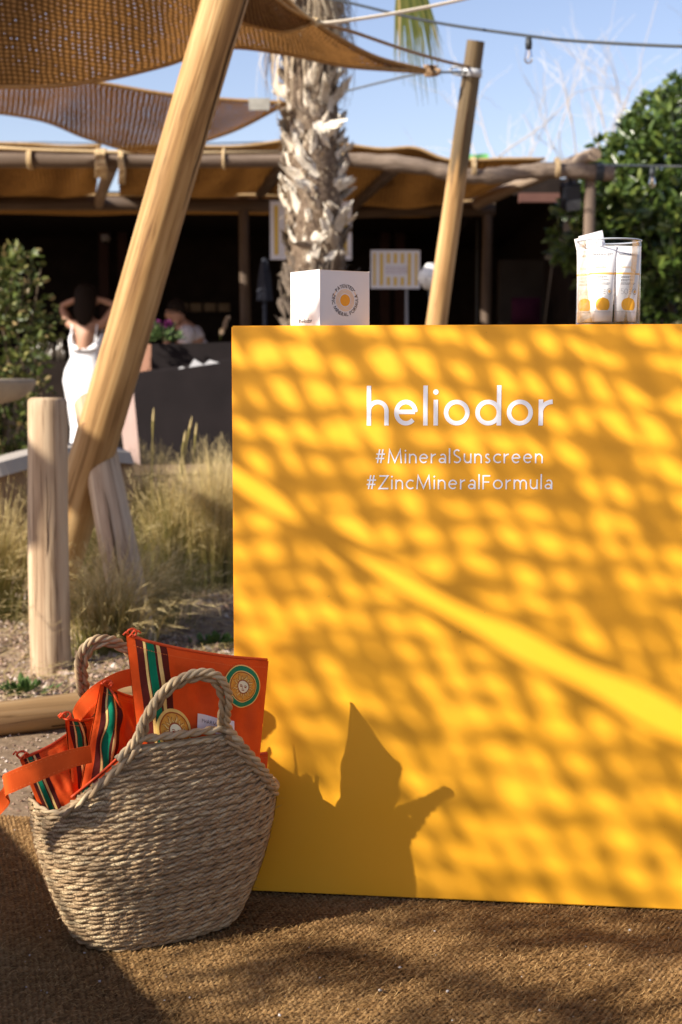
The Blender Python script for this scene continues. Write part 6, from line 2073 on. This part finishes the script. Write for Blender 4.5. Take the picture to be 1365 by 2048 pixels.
# ------------------------------------------------------------------ planters, table, seat
M['menu'] = simple('menu_paper_white', (0.42, 0.41, 0.40), (0.5, 0.49, 0.48), 9, 0.8)
def planters():
    gm = simple('dark_brown_planter', (0.012, 0.0095, 0.010), (0.018, 0.014, 0.0145), 4, 0.9, 0.12)
    rm = simple('brown_red_planter_end', (0.20, 0.10, 0.065), (0.25, 0.13, 0.085), 5, 0.7, 0.25)
    pm = simple('pinkish_planter_end', (0.30, 0.215, 0.19), (0.36, 0.26, 0.23), 5, 0.75)
    sm = simple('planter_soil', (0.05, 0.035, 0.025), None, rough=1)
    # long low trough in front, tapered towards its foot
    Y = 8.2
    def trough(label, tl, tr, bl, br, Y, dep, em, top_mat):
        a, b, c, d = PX(*tl, Y), PX(*tr, Y), PX(*bl, Y), PX(*br, Y)
        back = Vector((-0.22, dep, 0))
        c.z = max(0, c.z); d.z = max(0, d.z)
        th = thing('planter_trough', label, 'planter', None, (c.x, c.y, 0)); o = Vector((c.x, c.y, 0))
        F = [a - o, b - o, d - o, c - o]
        mb = MB(); mb.prism(F, Vector((0, 0.03, 0))); mb.obj('front_panel', gm, th, False)
        e = MB(); A0 = a - o; C0 = c - o
        e.prism([A0 + Vector((-0.003, 0.0, 0)), A0 + back, C0 + back * 0.85, C0 + Vector((-0.003, 0.0, 0))], Vector((0.03, 0.005, 0))); e.obj('end_panel', em, th, False)
        t = MB(); t.prism([A0 + back - Vector((0, 0, .03)), b - o + back - Vector((0, 0, .03)), b - o - Vector((0, -.03, .03)), A0 - Vector((-.03, -.03, .03))], Vector((0, 0, 0.01))); t.obj('top_fill', top_mat, th, False)
        k = MB(); k.prism([b - o + back, A0 + back, C0 + back * 0.85, d - o + back * 0.85], Vector((0, 0.03, 0))); k.obj('back_panel', gm, th, False)
        return th, o
    trough('long dark brown trough planter behind the feather grass', (265, 752), (620, 698), (282, 930), (620, 925), 8.2, 0.75, pm, sm)
    trough('brown planter box with red-brown end in front of the seated man', (303, 688), (560, 682), (303, 850), (560, 845), 10.2, 0.8, rm, sm)
    # menus lying on the long trough
    for k, (x0, x1, y0, y1, h) in enumerate(((352, 372, 742, 733, 12), (376, 402, 738, 718, 14), (403, 436, 733, 720, 10))):
        lab = ('flat white paper on the long trough planter, leftmost', 'folded white menu card tented on the long trough planter', 'white paper leaning on the long trough, nearest the counter')[k]
        a, b = PX(x0, y0, 8.35), PX(x1, y0 - 2, 8.4); ap = PX((x0 + x1) / 2, y1, 8.5)
        mb = MB(); dz = Vector((0, 0.12, 0))
        mb.prism([a, b, b + (ap - a) * 0.35, ap], dz * 0.15)
        tag(mb.obj('menu_paper', M['menu'], None, False), lab, 'paper')
    # flowering plant on the back planter
    r = np.random.default_rng(4)
    p = PX(318, 680, 10.4)
    th = thing('flowering_plant', 'small leafy plant with magenta flowers beside the seated man', 'plant', None, tuple(p))
    n = 240; d = r.standard_normal((n, 3)); d[:, 2] = np.abs(d[:, 2])
    leaf_cloud('leaves', d * np.array([.07, .05, .035]), d, 0.045, tone_mat('plant_leaf', [(0, (.03, .06, .02)), (1, (.12, .18, .06))], .5, .3, .2), th, .5, .1, 2)
    n = 160; d = r.standard_normal((n, 3)); d /= np.linalg.norm(d, axis=1)[:, None]
    for cx in (0.0, 0.08):
        leaf_cloud('blossom', d * 0.017 + np.array([cx - 0.01, 0, 0.115]), d, 0.018, tone_mat('magenta_petal', [(0, (.10, .015, .075)), (1, (.20, .035, .15))], .7, .2, .3), th, .8, .1, 3)
    mb = MB()
    for cx in (0.0, 0.09): mb.tube([(cx * .5, 0, 0), (cx - .01, 0, .1)], 0.003, 5)
    mb.obj('stems', M['grass'], th)
    p = PX(440, 680, 10.3)
    th = thing('dry_plume', 'single pale dry plume standing on the back planter beside the counter', 'plant', None, tuple(p))
    mb = MB(); mb.tube([(0, 0, 0), (0.02, 0, 0.06)], 0.003, 5); mb.obj('stem', M['grass'], th)
    n = 300; t = r.uniform(0, 1, n)
    leaf_cloud('plume', np.stack([0.005 + 0.05 * t + r.normal(0, .007, n), r.normal(0, .007, n), 0.03 + 0.12 * t], -1), np.stack([.5 + r.normal(0, .3, n), r.normal(0, .3, n), np.ones(n)], -1), 0.03, tone_mat('plume_fluff', [(0, (.35, .25, .16)), (1, (.55, .42, .3))], .9, .1, .3), th, .2, .05, 6)
    # round table edge at left
    tm = simple('worn_table_wood', (0.26, 0.20, 0.14), (0.36, 0.29, 0.21), 6, 0.7, 0.2, 0.2, 0.005)
    c = PX(-95, 790, 7.2)
    R_ = (PX(70, 770, 7.2) - PX(-95, 770, 7.2)).x
    th = thing('round_table', 'round pedestal table cut by the left edge of the picture', 'table', None, (c.x, c.y, 0))
    zt = PX(0, 758, 7.2).z
    mb = MB(); P = [[(r_ * R_ * math.cos(a), r_ * R_ * math.sin(a), z) for a in np.linspace(0, 2 * PI, 48, endpoint=False)] for r_, z in ((0.01, zt), (0.97, zt), (1.0, zt - .006), (1.0, zt - .02), (0.95, zt - .06), (0.80, zt - .105), (0.45, zt - .14), (0.1, zt - .16), (0.08, 0.06), (0.5, 0.03), (0.5, 0.0), (0.01, 0.0))]
    mb.grid(P[:8], closed=True); mb.obj('table_top', tm, th)
    mb = MB(); mb.grid(P[7:], closed=True); mb.obj('pedestal', tm, th)
    # pale curved bench seat behind the bollard
    wm = simple('pale_bench_render', (0.30, 0.27, 0.24), (0.38, 0.34, 0.30), 8, 0.85, 0.15); bm_ = simple('bench_wood', (0.20, 0.12, 0.07), (0.28, 0.18, 0.10), 8, 0.7)
    th = thing('curved_bench', 'pale curved bench with brown wooden base behind the round-topped post', 'bench', None, (PX(60, 930, 6.6).x, 6.6, 0))
    o = Vector((PX(60, 930, 6.6).x, 6.6, 0))
    front = catmull([PX(-120, 960, 6.3) - o, PX(0, 925, 6.4) - o, PX(80, 905, 6.6) - o, PX(160, 895, 6.9) - o, PX(262, 905, 7.2) - o], 30)
    mb = MB(); P = []
    for k, p in enumerate(front):
        p = Vector(p); bk = Vector((-0.12, 0.45, 0.0))
        P.append([p, p + bk, p + bk - CUP * .06, p - CUP * .06 + Vector((0.02, 0.0, 0))])
    mb.grid(P, closed=True); mb.add(P[0], [(0, 1, 2, 3)]); mb.add(P[-1], [(3, 2, 1, 0)]); mb.obj('seat_slab', wm, th, False)
    mb = MB(); P = []
    for p in front:
        p = Vector(p) + Vector((0, .05, 0)); bk = Vector((-.1, .35, 0))
        P.append([p - CUP * .063, p + bk - CUP * .063, Vector((p.x + bk.x, p.y + bk.y, 0)), Vector((p.x, p.y, 0))])
    mb.grid(P, closed=True); mb.obj('bench_base', bm_, th, False)
    # small pale block by the trough foot
    p = PX(243, 925, 7.6)
    th = thing('pale_block', 'small pale stone block at the foot of the long trough planter', 'block', None, (p.x, p.y, 0))
    bm = bmesh.new(); bmesh.ops.create_cube(bm, size=1)
    for v in bm.verts: v.co = Vector((v.co.x * .10 * (1 + .1 * v.co.z), v.co.y * .12, (v.co.z + .5) * .42))
    bmesh.ops.bevel(bm, geom=list(bm.edges), offset=.012, segments=2, affect='EDGES'); me = bpy.data.meshes.new('block'); bm.to_mesh(me); bm.free(); me.materials.append(wm); link('block', me, th)
planters()

# ------------------------------------------------------------------ people
def skin_body(name, nodes, edges, mat, parent, root, sub=2):
    names = list(nodes)
    me = bpy.data.meshes.new(name)
    me.from_pydata([nodes[k][0] for k in names], [(names.index(a), names.index(b)) for a, b in edges], [])
    me.materials.append(mat)
    o = link(name, me, parent)
    md = o.modifiers.new('skin', 'SKIN'); md.use_smooth_shade = True
    for i, k in enumerate(names):
        r = nodes[k][1]
        sv = me.skin_vertices[0].data[i]
        sv.radius = (r, r) if not hasattr(r, '__len__') else r
        sv.use_root = (k == root)
    sd = o.modifiers.new('sub', 'SUBSURF'); sd.levels = sub; sd.render_levels = sub
    return o
def hand(nodes, edges, wrist, pos, fwd, side, s=1.0, curl=0.5, pre='l'):
    """palm and five bent fingers"""
    pos, fwd, side = Vector(pos), Vector(fwd).normalized(), Vector(side).normalized()
    nrm = fwd.cross(side).normalized()
    nodes[pre + 'palm'] = (pos + fwd * 0.045 * s, 0.030 * s); edges.append((wrist, pre + 'palm'))
    for k, (off, ln) in enumerate(((-0.030, 0.066), (-0.010, 0.076), (0.010, 0.072), (0.028, 0.056))):
        a = pos + fwd * 0.085 * s + side * off * s
        d1 = (fwd * math.cos(curl * .5) + nrm * math.sin(curl * .5)); d2 = (fwd * math.cos(curl * 1.5) + nrm * math.sin(curl * 1.5))
        b = a + d1 * ln * .5 * s; c = b + d2 * ln * .5 * s
        for q, p_ in enumerate((a, b, c)): nodes[f'{pre}f{k}{q}'] = (p_, (0.010, 0.009, 0.007)[q] * s)
        edges += [(pre + 'palm', f'{pre}f{k}0'), (f'{pre}f{k}0', f'{pre}f{k}1'), (f'{pre}f{k}1', f'{pre}f{k}2')]
    a = pos + fwd * 0.03 * s - side * 0.035 * s; b = a + (fwd * .7 - side * .7) * 0.035 * s; c = b + (fwd + nrm * .4) * 0.028 * s
    for q, p_ in enumerate((a, b, c)): nodes[f'{pre}t{q}'] = (p_, (0.013, 0.011, 0.008)[q] * s)
    edges += [(pre + 'palm', pre + 't0'), (pre + 't0', pre + 't1'), (pre + 't1', pre + 't2')]
def loft(rings, n=28):
    """rings: (z, cx, cy, rx, ry)"""
    mb = MB()
    P = [[(cx + rx * math.cos(a), cy + ry * math.sin(a), z) for a in np.linspace(0, 2 * PI, n, endpoint=False)] for z, cx, cy, rx, ry in rings]
    mb.grid(P, closed=True)
    return mb
def people():
    skin = simple('skin', (0.36, 0.19, 0.12), (0.42, 0.23, 0.15), 8, 0.55, 0.35)
    white = simple('white_dress_cloth', (0.78, 0.79, 0.83), (0.82, 0.83, 0.87), 9, 0.8, 0.2, 0.25, 0.01)
    hairm = simple('dark_hair', (0.012, 0.008, 0.006), (0.022, 0.014, 0.010), 60, 0.75, 0.1, 0.6, 0.01, stretch=(3, 3, .4))
    # woman seen from behind, both hands up at her hair
    Y = 12.6
    p = PX(172, 700, Y)
    th = thing('person', 'woman in long white low-backed dress from behind, hands raised to her dark hair', 'person', None, (p.x, Y, 0))
    th.rotation_euler = (0, 0, R(-14)); th.scale = (0.94, 0.94, 0.94)
    nd, ed = {}, []
    V = Vector
    nd['pelvis'] = (V((0, 0, 0.97)), (0.15, 0.11)); nd['waist'] = (V((0.01, 0, 1.12)), (0.115, 0.085)); nd['chest'] = (V((0.015, 0, 1.30)), (0.14, 0.095))
    nd['collar'] = (V((0.015, 0, 1.43)), (0.085, 0.06)); nd['neck'] = (V((0.015, 0.01, 1.51)), 0.05); nd['jaw'] = (V((0.015, 0.02, 1.60)), (0.07, 0.085)); nd['crown'] = (V((0.015, 0.01, 1.70)), (0.068, 0.085))
    ed += [('pelvis', 'waist'), ('waist', 'chest'), ('chest', 'collar'), ('collar', 'neck'), ('neck', 'jaw'), ('jaw', 'crown')]
    for s, n_ in ((-1, 'l'), (1, 'r')):
        nd[n_ + 'sh'] = (V((0.015 + s * 0.165, 0, 1.42)), 0.052); nd[n_ + 'el'] = (V((0.015 + s * 0.275, 0.05, 1.60)), 0.038); nd[n_ + 'wr'] = (V((0.015 + s * 0.13, 0.03, 1.655)), 0.026)
        ed += [('collar', n_ + 'sh'), (n_ + 'sh', n_ + 'el'), (n_ + 'el', n_ + 'wr')]
        hand(nd, ed, n_ + 'wr', nd[n_ + 'wr'][0], (-s, -0.25, 0.15), (0, -0.3, 1), 0.95, 0.7, n_)
        nd[n_ + 'hip'] = (V((s * 0.09, 0, 0.88)), 0.09); nd[n_ + 'kn'] = (V((s * 0.085, -0.01, 0.48)), 0.058); nd[n_ + 'ca'] = (V((s * 0.085, -0.02, 0.34)), 0.052); nd[n_ + 'an'] = (V((s * 0.085, 0, 0.08)), 0.035); nd[n_ + 'to'] = (V((s * 0.095, 0.15, 0.03)), 0.03)
        ed += [('pelvis', n_ + 'hip'), (n_ + 'hip', n_ + 'kn'), (n_ + 'kn', n_ + 'ca'), (n_ + 'ca', n_ + 'an'), (n_ + 'an', n_ + 'to')]
    skin_body('body', nd, ed, skin, th, 'pelvis')
    d = loft([(0.30, 0, 0, .16, .12), (0.45, 0, 0, .155, .125), (0.70, 0, -.005, .185, .145), (0.90, 0, -.01, .215, .165), (1.0, 0, -.005, .205, .155), (1.12, .01, 0, .155, .115), (1.22, .013, 0, .168, .118), (1.30, .015, .005, .178, .122), (1.345, .015, .01, .165, .112), (1.34, .015, .01, .15, .10)])
    # low back: drop the edge at the back (-Y faces the camera)
    for i, v in enumerate(d.v):
        if v[2] > 1.2 and v[1] < -0.02: d.v[i] = (v[0], v[1] - 0.006, v[2] - 0.16 * min(1, (-v[1] - .02) / .08) * (v[2] - 1.2) / .14)
    for i, v in enumerate(d.v):
        if v[2] < 1.15:
            a_ = math.atan2(v[1], v[0]); k_ = 1 + 0.035 * math.sin(9 * a_ + v[2] * 4) * (1.15 - v[2]) + 0.02 * math.sin(v[2] * 22 + a_ * 2)
            d.v[i] = (v[0] * k_, v[1] * k_, v[2])
    d.obj('dress', white, th)
    mb = MB()
    for s in (-1, 1):
        mb = MB(); mb.tube([(0.015 + s * .12, -.09, 1.25), (0.015 + s * .125, -.05, 1.42), (0.015 + s * .12, .03, 1.46), (0.015 + s * .12, .10, 1.33)], 0.010, 6)
        mb.obj('dress_strap', white, th)
    h = loft([(1.80, .015, .0, .01, .01), (1.795, .015, .0, .06, .07), (1.75, .015, -.01, .095, .11), (1.68, .015, -.015, .105, .115), (1.60, .015, -.04, .105, .095), (1.53, .015, -.06, .10, .07), (1.46, .02, -.075, .075, .05), (1.41, .02, -.085, .03, .02)])
    for i, v in enumerate(h.v):
        k = math.sin(v[0] * 140) * .004; h.v[i] = (v[0], v[1] + k, v[2])
    h.obj('hair', hairm, th)
    # seated man in pale T-shirt, seen from the side
    Y = 13.0
    p = PX(368, 650, Y)
    zh = PX(348, 602, Y).z          # top of his head
    dz = zh - 1.62
    th = thing('person', 'seated man in pale T-shirt, head bowed, hand at his chin, behind the planter', 'person', None, (p.x, Y, 0))
    shirt = simple('pale_tshirt', (0.50, 0.47, 0.50), (0.58, 0.55, 0.58), 12, 0.85, 0.1, 0.3, 0.01)
    nd, ed = {}, []
    Z = lambda x, y, z: V((x, y, z + dz))
    nd['pelvis'] = (Z(0.10, 0, 0.92), (.15, .12)); nd['waist'] = (Z(.10, 0, 1.06), (.13, .11)); nd['chest'] = (Z(.06, 0, 1.24), (.155, .12)); nd['collar'] = (Z(.01, 0, 1.36), (.09, .075)); nd['neck'] = (Z(-.035, -.01, 1.42), .055)
    nd['jaw'] = (Z(-.085, -.02, 1.475), (.075, .082)); nd['crown'] = (Z(-.075, -.02, 1.555), (.075, .085)); nd['nose'] = (Z(-.165, -.03, 1.49), .014)
    ed += [('pelvis', 'waist'), ('waist', 'chest'), ('chest', 'collar'), ('collar', 'neck'), ('neck', 'jaw'), ('jaw', 'crown'), ('jaw', 'nose')]
    for s, n_ in ((-1, 'l'), (1, 'r')):
        nd[n_ + 'sh'] = (Z(.03 + (.03 if s < 0 else -.0), s * .17, 1.34), .058)
        nd[n_ + 'el'] = (Z(-.03 if s < 0 else .0, s * .20 - .02, 1.10), .042)
        nd[n_ + 'wr'] = (Z(-.16, s * .05 - .05, 1.27) if s < 0 else Z(-.22, .08, 1.10), .028)
        ed += [('collar', n_ + 'sh'), (n_ + 'sh', n_ + 'el'), (n_ + 'el', n_ + 'wr')]
        hand(nd, ed, n_ + 'wr', nd[n_ + 'wr'][0], (0.1, .1, 1) if s < 0 else (-1, 0, .1), (0.3, 1, 0), 1.0, 0.8, n_)
        nd[n_ + 'hip'] = (Z(.05, s * .10, .88), .10); nd[n_ + 'kn'] = (Z(-.36, s * .13, .90), .07); nd[n_ + 'an'] = (Z(-.34, s * .13, .48), .045); nd[n_ + 'to'] = (Z(-.48, s * .14, .43), .035)
        ed += [('pelvis', n_ + 'hip'), (n_ + 'hip', n_ + 'kn'), (n_ + 'kn', n_ + 'an'), (n_ + 'an', n_ + 'to')]
    skin_body('body', nd, ed, skin, th, 'pelvis')
    # shirt: torso with short sleeves
    nd2 = {k: (nd[k][0], tuple(np.array(nd[k][1]) + .022) if hasattr(nd[k][1], '__len__') else nd[k][1] + .018) for k in ('pelvis', 'waist', 'chest', 'collar', 'lsh', 'rsh')}
    for n_ in 'lr': nd2[n_ + 'sl'] = (nd[n_ + 'sh'][0] * .45 + nd[n_ + 'el'][0] * .55, .060)
    nd2['collar'] = (nd['collar'][0] - V((0, 0, .02)), (.095, .085))
    skin_body('tshirt', nd2, [('pelvis', 'waist'), ('waist', 'chest'), ('chest', 'collar'), ('collar', 'lsh'), ('collar', 'rsh'), ('lsh', 'lsl'), ('rsh', 'rsl')], shirt, th, 'pelvis')
    c = nd['crown'][0]
    mb = MB(); P = []
    for q in range(8):
        a = q / 7 * PI * .56
        P.append([(c.x + .018 + .088 * math.sin(a) * math.cos(b), c.y + .084 * math.sin(a) * math.sin(b), c.z - .002 + .088 * math.cos(a) - (.05 * max(0, math.cos(b)) * (q / 7) ** 2)) for b in np.linspace(0, 2 * PI, 22, endpoint=False)])
    mb.grid(P, closed=True); mb.obj('hair', hairm, th)
    mb = MB(); mb.tube([Z(-.165, -.075, 1.515), Z(-.16, -.055, 1.51), Z(-.165, -.03, 1.515)], .006, 5); mb.tube([Z(-.16, -.08, 1.515), Z(-.06, -.10, 1.52)], .004, 5); mb.obj('glasses', M['cable'], th)
    trm = simple('dark_trousers', (0.02, 0.02, 0.025), None, rough=.9)
    nd3 = {k: (nd[k][0], nd[k][1] + .012 if not hasattr(nd[k][1], '__len__') else tuple(np.array(nd[k][1]) + .012)) for k in ('pelvis', 'lhip', 'rhip', 'lkn', 'rkn', 'lan', 'ran')}
    skin_body('trousers', nd3, [('pelvis', 'lhip'), ('pelvis', 'rhip'), ('lhip', 'lkn'), ('rhip', 'rkn'), ('lkn', 'lan'), ('rkn', 'ran')], trm, th, 'pelvis')
    # stool he sits on
    sx = p.x + .10; sz = .92 + dz - .13
    st = thing('bar_stool', 'dark bar stool under the seated man', 'stool', None, (sx, Y, 0))
    mb = MB(); mb.tube([(0, 0, sz - .04), (0, 0, sz)], .17, 18); mb.obj('seat', M['black'], st, False)
    for a in range(4):
        mb = MB(); x, y = .13 * math.cos(a * PI / 2 + .78), .13 * math.sin(a * PI / 2 + .78)
        mb.tube([(x * 1.4, y * 1.4, 0), (x, y, sz - .04)], .015, 8); mb.obj('leg', M['black'], st)
people()
